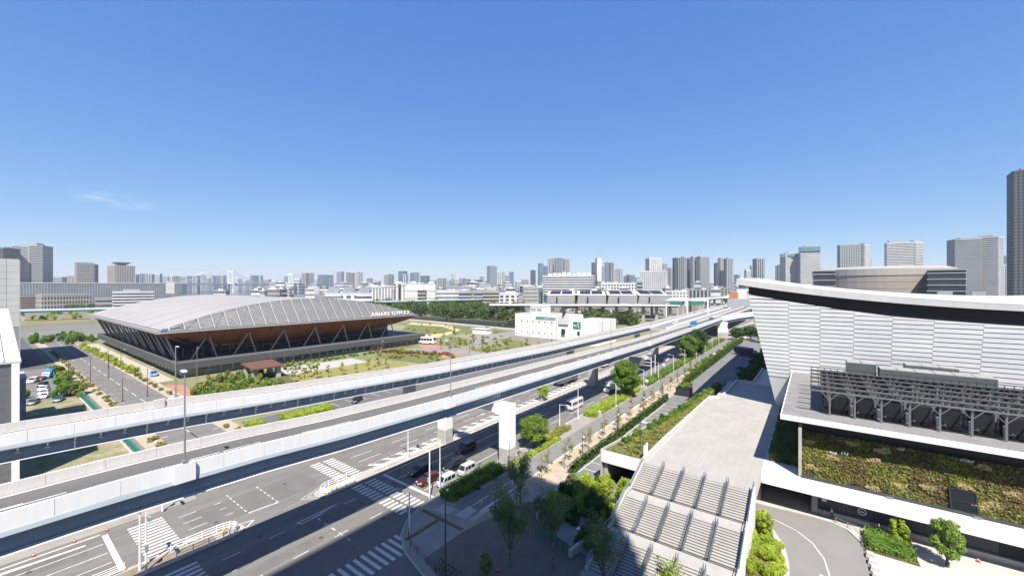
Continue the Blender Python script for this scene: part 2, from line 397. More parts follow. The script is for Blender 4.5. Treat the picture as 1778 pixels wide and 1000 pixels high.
patch('service_lane', px([(805,592),(850,580),(905,574),(930,580),(860,590),(830,600)]), .015, mat('lane_grey', (.3,.29,.28), .9, .1, .2))
patch('service_lane', px([(695,606),(790,604),(880,618),(860,624),(780,612)]), .018, MT['lane_grey'])
patch('canal_water', [P(640,546), P(900,562), P(900,573), P(640,549)], .02, mat('canal_water', (.035,.045,.04), .2, .2, .05))
slab('canal_wall', [P(640,549), P(900,573.5), P(900,575.5), P(640,550)], -.05, 1.2, CONC)
slab('canal_wall', [P(640,545.3), P(900,560.8), P(900,562), P(640,546)], -.05, 1.5, mat('quay_dark', (.12,.12,.1), .9, .2, .2))
patch('frontage_road', rect(-118, -96, 41, 190), .004, ASPH2)
m = MB()
for i in range(14): line(m, -116, -111, 64+i*4.5, 64.15+i*4.5)
m.build('bay_lines', PAINT, bpy.data.objects['frontage_road'])
for pts_ in ([(690,562),(760,556),(860,566),(885,580),(800,578),(740,572)], [(640,604),(690,596),(728,600),(700,606)], [(790,612),(860,600),(900,606),(840,622)], [(600,592),(640,586),(700,590),(690,598)], [(860,586),(890,584),(930,604),(900,612)], [(770,592),(800,586),(830,592),(800,600)]): patch('park_lawn', px(pts_), .011, GRASSG)
# car park and lot west of the viaducts
patch('car_park', rect(-262, -152, -40, 19.5), .0, mat('car_park_asphalt', (.2,.195,.185), .9, .12, .2, fine=.12))
patch('vacant_lot', rect(-188, -88, -60, 20), .012, mat('lot_grass', (.16,.2,.045), .95, .2, .3, c2=(.42,.36,.25), fine=.2, bump=.6))
m = MB()
for i in range(9): line(m, -224+i*4.2, -223.85+i*4.2, 8, 13.5)
m.build('parking_bay_lines', PAINT, bpy.data.objects['car_park'])
slab('lot_wall', rect(-190, -108, 19.4, 19.8), 0, .5, CONC)
patch('works_yard', [(-430,-60),(-262,-60),(-262,19.5),(-430,19.5)], .01, mat('yard_shadow_dark', (.12,.12,.118), .9, .2, .05, fine=.1))  # dark asphalt with the buildings' shadow coloured into it
patch('field', px([(20,552),(165,546),(190,556),(30,566)]), .02, mat('field_grass', (.2,.2,.07), .95, .2, .03, c2=(.3,.24,.13)))
# ground right of the stairs
patch('lower_road', rect(-9, 90, 20, 110), -.01, mat('asphalt_lower', (.27,.262,.25), .9, .08, .2, fine=.08))
# driveway and ramp beside the plaza
patch('driveway', rect(-36.2, -23, 66, 330), .137, mat('driveway_grey', (.22,.22,.215), .9, .12, .2, fine=.1))
m = MB()
for i in range(16): m.poly([(-35.4, 70+i*3.4, .143), (-31, 70+i*3.4, .143), (-31, 70.16+i*3.4, .143), (-35.4, 70.16+i*3.4, .143)])
m.poly([(-35.6, 68, .143), (-35.4, 68, .143), (-35.4, 124, .143), (-35.6, 124, .143)])
m.build('bay_lines', PAINT, bpy.data.objects['driveway'])
# ================================================================ viaducts
NEARZ = [(-80,17.3),(8,17.4),(20,17.05),(30,16.45),(48,15.85),(95,15.0),(156,14.0),(220,13.8),(300,13.9),(420,14.4),(720,15)]
FARZ = [(-80,17.2),(2,17.0),(18,16.5),(33,15.6),(73,13.9),(131,12.6),(243,11.8),(350,12.6),(720,14.6)]
def frange(a, b, s):
    r = []
    while a < b-1e-6: r.append(a); a += s
    return r+[b]
def sweep(prof, ts, zf):
    m = MB(); m.loft([[(n, t, zf(t)+dz) for n, dz in prof] for t in ts]); return m
def viaduct(name, label, nn, nf, tab, inset, brackets):
    zf = lambda t: lerp(tab, t)
    v = thing(name, label, 'viaduct', (nn-3, 0, 0))
    ts = frange(-70, 180, 5)+frange(190, 700, 15)
    sweep([(nn-.08,-1.85),(nn-.08,-1.05),(nf+.08,-1.05),(nf+.08,-1.85)][::-1], ts, zf).build('deck', STEELB if False else CONCW, v)
    a, b = nn-inset, nf+inset
    sweep([(a,-3.65),(a,-1.85),(b,-1.85),(b,-3.65)][::-1], ts, zf).build('girder', STEELB, v)
    sweep([(nn-.6,-3.72),(nn-.6,-3.655),(nf+.45,-3.655),(nf+.45,-3.72)][::-1], ts, zf).build('bottom_flange', STEELW, v)
    sweep([(nn-.3,-1.04),(nf+.3,-1.04)], ts, zf) and None
    m = MB(); m.loft([[(nn-.26, t, zf(t)-1.04), (nf+.26, t, zf(t)-1.04)] for t in ts], closed=False); m.build('roadway', ASPH2, v)
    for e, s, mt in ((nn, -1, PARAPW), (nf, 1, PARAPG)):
        seg_t = frange(-60, 172, 4)+frange(190, 700, 30)
        for t0, t1 in zip(seg_t, seg_t[1:]):
            g = .015 if t1-t0 < 6 else .0
            m = MB(); q = []
            n0, n1 = sorted((e, e+s*.25))
            for dz in (-1.45, 0):
                q += [(n0, t0+g, zf(t0)+dz), (n1, t0+g, zf(t0)+dz), (n1, t1-g, zf(t1)+dz), (n0, t1-g, zf(t1)+dz)]
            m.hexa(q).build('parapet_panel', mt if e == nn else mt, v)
        sweep([(e+s*.24 if s>0 else e-.24,-1.42),(e+s*.05,-1.42),(e+s*.05,-.06),(e+s*.2,-.06)][::-1 if s<0 else 1], ts, zf).build('parapet_core', CONC, v)
    sweep([(nn-.06,-1.88),(nn-.06,-1.47),(nn+.05,-1.47),(nn+.05,-1.88)], ts, zf).build('edge_beam', mat('edge_beam', (.66,.75,.82), .5, .05, .5), v)
    # pale kerb strip and lane markings on the deck
    m = MB()
    m.loft([[(nf+.75, t, zf(t)-1.03), (nf+.4, t, zf(t)-1.03)] for t in ts], closed=False)
    m.loft([[(nn-.35, t, zf(t)-1.03), (nn-.55, t, zf(t)-1.03)] for t in ts], closed=False)
    m.build('edge_line', PAINT, v)
    return v, zf
vn, zn = viaduct('elevated_road', 'elevated road with white steel parapet and blue girder crossing over the junction', -50.5, -58, NEARZ, 1.4, False)
vf, zfar = viaduct('elevated_road', 'narrower elevated ramp with bracketed girder running beside the gymnastics hall park', -79, -85.2, FARZ, 1.25, True)
def strip(v, zf, n0, n1, t0, t1, h=-1.028, k=4):
    m = MB(); ts = [t0+(t1-t0)*i/k for i in range(k+1)]
    m.loft([[(n1, t, zf(t)+h), (n0, t, zf(t)+h)] for t in ts], closed=False); return m
for t0, t1 in ((-3, 5), (14, 21), (26, 33), (60, 66), (75, 81), (90, 96)):
    strip(vn, zn, -54.3, -54.1, t0, t1).build('lane_dash', PAINT, vn)
m = MB(); m.poly([(-54.7, -4, zn(-4)-1.026), (-54.1, 2.5, zn(2.5)-1.026), (-54.5, 2.5, zn(2.5)-1.026)]); m.build('lane_wedge', PAINT, vn)
t = 104
while t < 420:
    for n in (-53.4, -54.6): strip(vn, zn, n-.14, n+.14, t, t+2.6, k=1).build('lane_dash', PAINT, vn)
    t += 6.5
# brackets, pipe and stiffeners along the ramp's near face
m = MB(); ts = frange(-60, 300, 6)
for a, b in zip(ts, ts[1:]): m.tube((-79.2, a, zfar(a)-1.98), (-79.2, b, zfar(b)-1.98), .07, .07, 5)
m.build('drain_pipe', STEELW, vf)
m = MB(); m.hexa([(-80.3,-.08,-.95),(-79.25,-.08,-.25),(-79.25,.08,-.25),(-80.3,.08,-.95),(-80.3,-.08,.0),(-79.15,-.08,.0),(-79.15,.08,.0),(-80.3,.08,.0)]); m.box(-80.3,-79.9,-.2,.2,-1.02,-.9)
br0 = m.build('bracket', STEELW, vf, loc=None); br0.location = (0, -58, 0); base = Vector(ORG[vf.name])
me0 = br0.data; brs = frange(-58, 230, 2.45)
me0.transform(Matrix.Translation(base))
for i, t in enumerate(brs):
    o = br0 if i == 0 else put(br0, vf)
    o.location = (-base.x, t, zfar(t)-1.86)
m = MB(); m.box(-80.32, -79.95, -.07, .07, -1.75, 0)
sf0 = m.build('stiffener', STEELW, vf); sf0.data.transform(Matrix.Translation(base))
for i, t in enumerate(brs[::3]):
    o = sf0 if i == 0 else put(sf0, vf)
    o.location = (-base.x, t, zfar(t)-1.9)
# shadow-side cover plates on the near viaduct girder
for i, t in enumerate(frange(-20, 140, 3.1)):
    z = zn(t)-2.25; MB().tube((-51.9, t, z), (-51.86, t, z), .06, .06, 6).build('bolt_cover', STEELD, vn)
# portal frame at t = 63.5 and the other piers
def pier(v, n, t, z1, w=2.6, d=2.6, z0=0, m=CONCW):
    b = MB(); c = .25
    poly = [(n-w/2+c,t-d/2),(n+w/2-c,t-d/2),(n+w/2,t-d/2+c),(n+w/2,t+d/2-c),(n+w/2-c,t+d/2),(n-w/2+c,t+d/2),(n-w/2,t+d/2-c),(n-w/2,t-d/2+c)]
    b.prism(poly, z0, z0+3.2); o = b.build('pier_base', CONC, v)
    b = MB(); b.prism(poly, z0+3.21, z1); return b.build('pier', m, v)
pier(vn, -66.4, 63.5, 9.4, m=STEELW); pier(vn, -48.8, 63.5, 9.6, m=STEELW)
b = MB(); b.add([(-67.7,62.3,9.4),(-67.7,64.7,9.4),(-65.1,62.3,9.4),(-65.1,64.7,9.4),(-63.6,62.3,9.9),(-63.6,64.7,9.9),(-51.8,62.3,9.9),(-51.8,64.7,9.9),(-50.1,62.3,9.6),(-50.1,64.7,9.6),(-47.5,62.3,9.6),(-47.5,64.7,9.6),
    (-67.7,62.3,11.3),(-67.7,64.7,11.3),(-47.5,62.3,11.7),(-47.5,64.7,11.7)],
    [(0,12,14,10,8,6,4,2),(1,3,5,7,9,11,15,13),(0,1,13,12),(10,14,15,11),(12,13,15,14),(4,6,7,5),(2,4,5,3),(6,8,9,7)]); b.build('crossbeam', STEELW, vn)
for n in (-52.6, -54.3, -56): MB().box(n-.4, n+.4, 63.1, 63.9, 11.6, zn(63)-3.7).build('bearing', STEELG, vn)
b = MB()
for i in range(5): b.box(-51.86, -51.75, 61.6+i*.8, 61.7+i*.8, zn(63)-3.6, zn(63)-2.6)
b.build('end_stiffeners', STEELW, vn)
for t in (131, 200, 268): pier(vn, -62.5, t, zn(t)-5, 3, 2.4, m=CONC); MB().hexa([(-64,t-1.1,zn(t)-5.2),(-61,t-1.1,zn(t)-5.2),(-61,t+1.1,zn(t)-5.2),(-64,t+1.1,zn(t)-5.2),(-64,t-1.1,zn(t)-3.75),(-51.5,t-1.1,zn(t)-3.75),(-51.5,t+1.1,zn(t)-3.75),(-64,t+1.1,zn(t)-3.75)]).build('pier_arm', CONC, vn)
z = zn(310)-3.75; pier(vn, -50.6, 310, z-1.5, 6, 4, m=STEELW)
MB().hexa([(-60,308.5,z-2),(-47.6,308.5,z-3.5),(-47.6,311.5,z-3.5),(-60,311.5,z-2),(-60,308.5,z),(-47.6,308.5,z),(-47.6,311.5,z),(-60,311.5,z)]).build('crossbeam', STEELW, vn)
for t in (-25, 66, 150, 230, 300): pier(vf, -82, t, zfar(t)-3.75, 2.6, 2.4, m=CONC)
for t, w in ((12.6, 1.7), (49.4, 2.2), (118, 2.4), (156, 2.4)):            # lamp pedestals bulging from the parapet
    MB().box(-50.49, -50.1, t-w/2, t+w/2, zn(t)-1.75, zn(t)+.1).build('lamp_pedestal', PARAPW, vn)
MB().box(-85.75, -85.22, 19.2, 21.2, zfar(20)-1.6, zfar(20)+.1).build('lamp_pedestal', PARAPG, vf)
MB().box(-84.9, -84.6, 17.2, 18.6, zfar(18)-1.04, zfar(18)+.25).build('control_box', PARAPG, vf)
# middle carriageway rising between the two from t = 225, and the interchange beyond
vm = thing('elevated_road', 'pale middle carriageway joining between the two elevated roads far off', 'viaduct', (-68, 230, 0))
zm = lambda t: lerp([(215,10.2),(260,11.6),(420,13.0),(720,14.4)], t)
ts = frange(240, 700, 15)
sweep([(-59,-1.6),(-59,-1),(-78,-1),(-78,-1.6)], ts, zm).build('deck', CONCW, vm)
for n_ in (-59.3, -68.8): m = MB(); m.loft([[(n_,t,zm(t)-.98),(n_-8.9,t,zm(t)-.98)] for t in ts], closed=False); m.build('roadway', mat('asphalt_pale', (.27,.265,.26), .9, .1, .1), vm)
for n in (-59.2, -68.6, -77.9): sweep([(n-.15,-1),(n+.15,-1),(n+.15,.0),(n-.15,.0)], ts, zm).build('parapet', PARAPW, vm)
for t in (260, 330, 400): MB().box(-70, -67, t-1, t+1, 0, zm(t)-1.62).build('pier', CONC, vm)
# curved slip road on the right, diving behind the arena
vr = thing('elevated_road', 'curved slip road with teal girder bending away behind the arena wall', 'viaduct', (-44, 330, 0))
ctr = [(-53, 312, 12.4), (-48, 345, 12.6), (-38, 380, 13), (-22, 415, 13.2), (0, 445, 13.2), (30, 470, 13)]
TEAL = mat('girder_teal', (.30,.42,.45), .5, .1, .4)
def ribbon(ctr, prof):
    rings = []
    for i, c in enumerate(ctr):
        a = Vector(ctr[max(0,i-1)]); b = Vector(ctr[min(len(ctr)-1,i+1)]); d = (b-a); d.z = 0; d.normalize(); q = Vector((d.y, -d.x, 0))
        rings.append([(c[0]+q.x*u, c[1]+q.y*u, c[2]+dz) for u, dz in prof])
    return MB().loft(rings)
ribbon(ctr, [(4,-1.3),(4,0.9),(3.7,.9),(3.7,-.2),(-3.7,-.2),(-3.7,.9),(-4,.9),(-4,-1.3)]).build('deck', PARAPW, vr)
ribbon(ctr, [(3,-3.4),(3,-1.31),(-3,-1.31),(-3,-3.4)]).build('girder', TEAL, vr)
for c in ctr[2:5]: MB().box(c[0]-1.2, c[0]+1.2, c[1]-1.2, c[1]+1.2, 0, c[2]-3.42).build('pier', CONC, vr)
vq = thing('elevated_road', 'low curving approach road with green fence dipping toward the arena', 'viaduct', (-30, 300, 0))
ctr = [(-44, 318, 3.2), (-38, 350, 5), (-28, 385, 6.5), (-10, 415, 7), (20, 440, 7)]
ribbon(ctr, [(5,-1.2),(5,.9),(4.7,.9),(4.7,0),(-4.7,0),(-4.7,.9),(-5,.9),(-5,-1.2)]).build('deck', CONCW, vq)
ribbon(ctr, [(4.65,.01),(4.65,.02),(-4.65,.02),(-4.65,.01)]).build('roadway', ASPH2, vq)
for c in ctr[1:4]: MB().box(c[0]-1.2, c[0]+1.2, c[1]-1.2, c[1]+1.2, 0, c[2]-1.22).build('pier', CONC, vq)

# ================================================================ gymnastics hall
gym = thing('gymnastics_hall', 'low wide hall with arched grey roof and hull-shaped timber underside', 'sports hall', (-270, 95, 0))
G0, G1, T0, T1 = -347., -192., 41.5, 159.
def arch(t): return 18.6+10.3*(1-((t-100.25)/58.75)**2)
ROOFG = mat('roof_grey', (.45,.425,.405), .55, .07, .05, stretch=(.2,1,1))
TIMBER = mat('timber_soffit', (.30,.11,.048), .6, .2, .5, stretch=(.2,3,1))
GSTEEL = mat('gym_steel', (.40,.41,.42), .45, .1, .5, metal=.3)
CLAD = mat('podium_cladding', (.10,.105,.11), .6, .12, .6, stretch=(3,3,.3))
tt = [T0+(T1-T0)*i/40 for i in range(41)]
inset = lambda t: 1+8.5*(1-((t-100.25)/58.75)**2)
# roof skin in bays separated by seams
bays = 7
for b in range(bays):
    u0, u1 = b/bays, (b+1)/bays
    m = MB()
    def rf(t, u): 
        a = G1-inset(t); bb = G0+2; return (a+(bb-a)*u, t, arch(t))
    rings = []
    m.grid(lambda t, u: rf(t, u0+(u1-u0)*u+(.0015 if u == 0 else -.0015)), tt, [0, .5, 1])
    m.build('roof_panel', ROOFG, gym, smooth=True)
m = MB(); m.grid(lambda t, u: (G1-inset(t)+.2+(G0+1.5-G1+inset(t))*u, t, arch(t)-.35), tt, [0, 1]); m.build('roof_underlay', STEELD, gym)
# louvred gable bays: rails + slats
def gable(t, s): # s 0 at eave .. 1 at arch
    return Vector((G1-inset(t)*s, t, 18.2+(arch(t)-18.2)*s+.02))
nb = 24
rail = MB()
for i in range(nb+1):
    t = T0+2+(T1-T0-4)*i/nb
    o = MB(); pts = [gable(t, s/6)+Vector((.25, 0, .1)) for s in range(7)]
    o.path(pts, .2, 4); o.build('gable_rib', mat('rib_pale', (.46,.46,.45), .5, .05, .5), gym)
m = MB()
for i in range(nb):
    t0 = T0+2.3+(T1-T0-4)*i/nb; t1 = T0+1.7+(T1-T0-4)*(i+1)/nb
    ns = int(max(1, (arch((t0+t1)/2)-18.2)/.5))
    for j in range(ns):
        s0 = (j+.1)/ns; s1 = (j+.6)/ns
        a, b_, c, d = gable(t0, s0), gable(t1, s0), gable(t1, s1), gable(t0, s1); up = Vector((-.12, 0, .1))
        m.poly([a, b_, c+up, d+up])
lv = m.build('louvre_slats', mat('louvre_grey', (.33,.33,.325), .5, .1, .3, metal=.2), gym); lv['kind'] = 'stuff'
m = MB(); m.grid(lambda t, s: gable(t, s)+Vector((-.6, 0, -.3)), tt, [0, .5, 1]); m.build('gable_backing', mat('gable_shade', (.15,.15,.15), .8, .1, .3), gym)
m = MB()
for i in range(nb):                                               # diagonal struts of the gable truss
    t0 = T0+2+(T1-T0-4)*i/nb; t1 = T0+2+(T1-T0-4)*(i+1)/nb
    a = gable(t0, 0 if i % 2 else 1); b_ = gable(t1, 1 if i % 2 else 0); m.tube(a+Vector((.1,0,.05)), b_+Vector((.1,0,.05)), .07, .07, 4)
m.build('gable_braces', GSTEEL, gym)
# eave: edge box, eave frames with rooflights
MB().box(G1-.2, G1+.5, T0-1, T1+1, 17.5, 17.9).build('eave_edge', mat('eave_trim', (.5,.45,.42), .6, .08, .3), gym)
MB().box(G0, G1+.2, T0-1.6, T0-.4, 17.4, 18.5).build('eave_edge', ROOFG, gym)
for i in range(nb):
    t0 = T0+2+(T1-T0-4)*i/nb; t1 = T0+2+(T1-T0-4)*(i+1)/nb
    o = MB(); z = 18.0
    o.tube((G1+.3, t0, 17.9), (G1-1.2, t0+.3, 19.4), .16, .16, 4); o.tube((G1+.2, t0, 18), (G1+.2, t1, 18), .12, .12, 4); o.tube((G1-1.1, t0+.3, 19.3), (G1-1.1, t1+.3, 19.3), .12, .12, 4)
    o.build('eave_frame', GSTEEL, gym)
MB().grid(lambda t, s: (G1+.1-1.1*s, t, 17.9+1.3*s), [T0, T1], [0, 1]).build('eave_glazing', GLASSF, gym)
# timber hull underside on the park side
def hull(t, s):
    k = max(0., 1-((t-100.25)/58.3)**2)
    dep = 1.2+8.2*k**.75; ins = 1.5+14*k**.8
    return (G1-.1-ins*s**.9, t, 17.5-dep*math.sin(s*math.pi/2)**1.15)
MB().grid(hull, tt, [i/10 for i in range(11)]).build('timber_soffit', TIMBER, gym, smooth=True)
m = MB()
for i in range(1, 40, 2):
    t = T0+(T1-T0)*i/40; m.path([(hull(t, s/6)[0]+.06, t, hull(t, s/6)[2]-.06) for s in range(7)], .07, 4)
m.build('soffit_battens', mat('timber_dark', (.2,.08,.035), .6, .1, .5), gym)
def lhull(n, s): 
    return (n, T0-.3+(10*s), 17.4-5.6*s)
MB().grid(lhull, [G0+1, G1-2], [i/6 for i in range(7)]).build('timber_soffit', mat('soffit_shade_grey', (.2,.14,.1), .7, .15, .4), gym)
# inner dark glazed hall body
MB().box(G0+12, G1-16, T0+19, T1-8, 5.2, 17.2).build('hall_glazing', GLASSD, gym)
for i in range(30):
    t = T0+10+(T1-T0-20)*i/29; MB().box(G1-15.99, G1-15.7, t-.09, t+.09, 5.3, 9.4).build('mullion', GSTEEL, gym)
# podium
pd = MB(); pd.box(-350, -191, 45, 166, 3.4, 5.9); pd.build('podium_deck', CLAD, gym)
MB().box(-347, -194.5, 48, 163, 0, 3.39).build('podium_wall', mat('podium_pale', (.55,.53,.5), .7, .1, .3), gym)
for i in range(26):
    t = 53+i*4.1; MB().box(-194.5, -194.35, t, t+3.2, .5, 3.1).build('window', GLASSB, gym)
for i in range(30):
    n = -343+i*4.8; MB().box(n, n+3.6, 47.8, 48.0, .4, 3.1).build('window', GLASSB, gym)
for i in range(40):
    t = 45.2+i*3.0; MB().box(-190.99, -190.9, t, t+.12, 3.4, 6.1).build('cladding_rib', STEELG, gym)
for i in range(52):
    n = -349+i*3.02; MB().box(n, n+.12, 44.85, 44.99, 3.4, 6.1).build('cladding_rib', STEELG, gym)
MB().box(-349.5, -191.5, 45.4, 45.5, 5.92, 6.7).build('railing', mat('rail_mesh', (.25,.25,.25), .6, .1, 1), gym)
MB().box(-191.8, -191.7, 45.5, 165.5, 5.92, 6.7).build('railing', MT['rail_mesh'], gym)
# columns
for k_ in range(7):
    t = 56.7+14.6*k_; top = Vector((G1-4, t, 16.4-max(0, 1-((t-100.25)/58)**2)*1.3))
    for d in (-5.2, 3.4):
        m = MB().tube((G1-5.6, t+d, 5.9), top, .34, .3, 6); m.build('column', GSTEEL, gym)
for k_ in range(10):
    n = G1-6-k_*14.8
    MB().tube((n, 47.4, 5.9), (n+2.5, 42.8, 16.9), .42, .4, 6).build('column', GSTEEL, gym)
    MB().tube((n-3.4, 47.4, 5.9), (n-6.4, 42.9, 16.9), .36, .34, 6).build('column', GSTEEL, gym)
# raised letters along the eave
def letters(txt, parent, org, dirv, up, size, m, gap=.72, depth=.25):
    dirv, up = Vector(dirv).normalized(), Vector(up).normalized(); nrm = dirv.cross(up)
    M0 = Matrix((dirv, up, nrm)).transposed().to_4x4(); x = 0.
    for ch in txt:
        if ch == ' ': x += size*.42; continue
        cu = bpy.data.curves.new('letter', 'FONT'); cu.body = ch; cu.size = size*1.38; cu.extrude = depth/2
        ob = bpy.data.objects.new('tmp', cu); col.objects.link(ob); bpy.context.view_layer.update()
        me = bpy.data.meshes.new_from_object(ob); xs = [v.co.x for v in me.vertices]
        wd = max(xs)-min(xs); me.transform(Matrix.Translation((x-min(xs), 0, 0))); me.transform(M0)
        base = Vector(ORG.get(parent.name, (0,0,0))) if parent else Vector()
        me.transform(Matrix.Translation(Vector(org)-base)); bpy.data.objects.remove(ob); bpy.data.curves.remove(cu)
        me.materials.clear(); me.materials.append(m); lo = bpy.data.objects.new('letter', me); col.objects.link(lo); lo.parent = parent
        x += wd+size*.2
    return x
letters('ARIAKE GYM EX', gym, (G1+.7, 128.6, 18.5), (0,1,0), (-.1,0,1), 2.35, WHITE)
# entrance canopy in front
cn = thing('entrance_canopy', 'brown-roofed entrance canopy on stone piers before the gymnastics hall', 'canopy', P(455,655))
c = Vector(P(455,655)); m = MB(); m.add([(c.x-5,c.y-5.5,5.2),(c.x+6,c.y-5.5,4.2),(c.x+6,c.y+5.5,4.2),(c.x-5,c.y+5.5,5.2),(c.x-5,c.y-5.5,5.7),(c.x+6,c.y-5.5,4.7),(c.x+6,c.y+5.5,4.7),(c.x-5,c.y+5.5,5.7)],[(3,2,1,0),(4,5,6,7),(0,1,5,4),(1,2,6,5),(2,3,7,6),(3,0,4,7)])
m.build('canopy_roof', mat('canopy_brown', (.17,.085,.06), .7, .15, .6), cn)
for dx, dy in ((4,-4),(4,4),(-3,-4),(-3,4)): MB().box(c.x+dx-.8, c.x+dx+.8, c.y+dy-.8, c.y+dy+.8, 0, 4.4 if dx>0 else 5.0).build('canopy_pier', CONC, cn)
# ================================================================ plaza deck and grand stairs
PZ = 6.0
plz = thing('plaza_deck', 'raised pale paved plaza deck leading to the leaning white arena wall', 'plaza', (-14, 66, 0))
edge = [(-22.5, 66), (-22.4, 79.7), (-21.5, 115.4), (-19.2, 115.8), (-19, 124), (-18.7, 139.8), (-14.4, 140.3), (-14.2, 166), (-6, 166), (-6, 75.1), (-6.7, 75.1), (-6.7, 66)]
MB().prism(edge, 4.3, PZ-.06).build('deck_slab', CONCW, plz)
# paving: large slabs laid with open joints
import itertools
PLZ2 = mat('plaza_paving_b', (.442,.422,.388), .8, .08, .3, fine=.06)
for i in range(12):
    n0 = -22.4+i*1.31
    for j in range(17):
        t0 = 66.05+j*2.95
        if n0+1.31 > -6.0 and t0 < 120: pass
        a, b = n0+.006, n0+1.304; c, d = t0+.006, t0+2.944
        if b > -6.1: b = -6.1
        if i == 0 and t0 > 112: continue
        if i == 0: a = lerp([(66,-22.4),(115,-21.6)], t0+3)+.02
        if b-a < .1: continue
        MB().box(a, b, c, d, PZ-.055, PZ).build('paving_slab', PLAZA if (i*7+j*3) % 5 else PLZ2, plz)
MB().box(-20.9, -6.1, 116.3, 139, PZ-.055, PZ-.004).build('paving_slab', PLAZA, plz)
# low coping wall along the planted side
cp = MB()
for a, b in zip(edge[:7], edge[1:8]):
    d = (Vector(b)-Vector(a)); L = d.length; d.normalize(); q = Vector((-d.y, d.x))*.5
    cp.hexa([(a[0],a[1],5.7),(b[0],b[1],5.7),(b[0]+q.x,b[1]+q.y,5.7),(a[0]+q.x,a[1]+q.y,5.7),(a[0],a[1],6.45),(b[0],b[1],6.45),(b[0]+q.x,b[1]+q.y,6.45),(a[0]+q.x,a[1]+q.y,6.45)])
cp.build('coping', CONCW, plz)
# planted deck beside it, over the garage mouth
PLN = [(-29.9,66),(-29.6,69),(-26.7,88),(-25.3,108),(-22.8,131)]
MB().prism([(-29.8,66.2),(-23.05,66.2),(-22.9,80),(-22.05,131)]+[(a_+.1,b_) for a_, b_ in PLN[:0:-1]], 4.4, 6.05).build('planter_deck', mat('planter_cover', (.2,.17,.07), .95, .2, .8, c2=(.12,.13,.04), fine=.25, bump=.7), plz)
MB().box(-29.9, -22.55, 66.0, 66.19, 4.3, 6.35).build('garage_fascia', WHITE, plz)
for (a, b), (c, d) in zip(PLN, PLN[1:]): MB().hexa([(a-.2,b,.13),(a,b,.13),(c,d,.13),(c-.2,d,.13),(a-.2,b,6.4),(a,b,6.4),(c,d,6.4),(c-.2,d,6.4)]).build('planter_wall', CONC, plz)
MB().box(-29.6, -29.0, 66.6, 67.2, .13, 4.3).build('garage_column', CONC, plz)
MB().box(-29.5, -22.9, 74, 74.3, .13, 4.3).build('garage_wall', STEELD, plz)
MB().box(-22.9, -22.6, 58, 110, .13, 4.3).build('garage_wall', CONC, plz)
for i in range(3):
    MB().box(-22.9, -22.84, 67+i*1.2, 67.06+i*1.2, 6.1, 8.4).build('gate_post', STEELG, plz)
for i in range(2): MB().box(-22.88, -22.86, 67.1+i*1.2, 68.15+i*1.2, 6.4, 8.3).build('gate_panel', WHITE, plz)
# stairs
st = thing('grand_stairs', 'broad pale flight of stairs with steel handrails climbing to the plaza', 'stairs', (-14.4, 45, 0))
N0, N1 = -22.3, -7.1
STEPM = mat('step_stone', (.48,.46,.425), .8, .08, .6, fine=.08); RISER = mat('step_nosing', (.12,.12,.125), .8, .1, 1)
FL = [(66.0, 60.2, 6.0, 4.0), (57.8, 52.8, 4.0, 2.0), (50.4, 45.2, 2.0, .13)]
side = []
for f, (ta, tb, za, zb) in enumerate(FL):
    nst = 13; dt = (ta-tb)/nst; dz = (za-zb)/nst
    for i in range(nst):
        z = za-dz*(i+1); t1 = ta-dt*i; t0 = t1-dt
        if i < nst-1: MB().box(N0, N1, t0, t1, z-.32 if z > .4 else 0, z).build('step', STEPM, st)
        MB().box(N0+.05, N1-.05, t1-.012, t1-.002 if False else t1+.0, z+.012, z+dz-.045).build('riser', RISER, st)
    if f < 2:
        tn = FL[f+1][0]; MB().box(N0, N1, tn, tb, zb-.3, zb).build('landing', STEPM, st)
MB().box(N0, N1, 65.95, 66.02, 5.7, 5.94).build('step', STEPM, st)
# handrails: two tubes on posts above a solid steel plate
def rail(parent, n, ta, tb, za, zb, plate=True, h=1.0):
    m = MB(); 
    for k in (0, 1):
        for hh in (.95, .62): m.tube((n-.13+k*.26, ta+.3, za+hh+.1), (n-.13+k*.26, tb-.2, zb+hh), .035, .035, 5)
        for s in range(5):
            u = s/4; t = ta+.2+(tb-ta)*u; z = za+(zb-za)*u; m.tube((n-.13+k*.26, t, z-.1), (n-.13+k*.26, t, z+.98), .035, .035, 4)
    if plate: m.hexa([(n-.09,ta,za),(n+.09,ta,za),(n+.09,tb,zb),(n-.09,tb,zb),(n-.09,ta,za+.45),(n+.09,ta,za+.45),(n+.09,tb,zb+.45),(n-.09,tb,zb+.45)])
    m.build('handrail', STEELG, parent)
for (ta, tb, za, zb) in FL:
    for k in range(1, 5): rail(st, N0+(N1-N0)*k/5, ta, tb, za, zb)
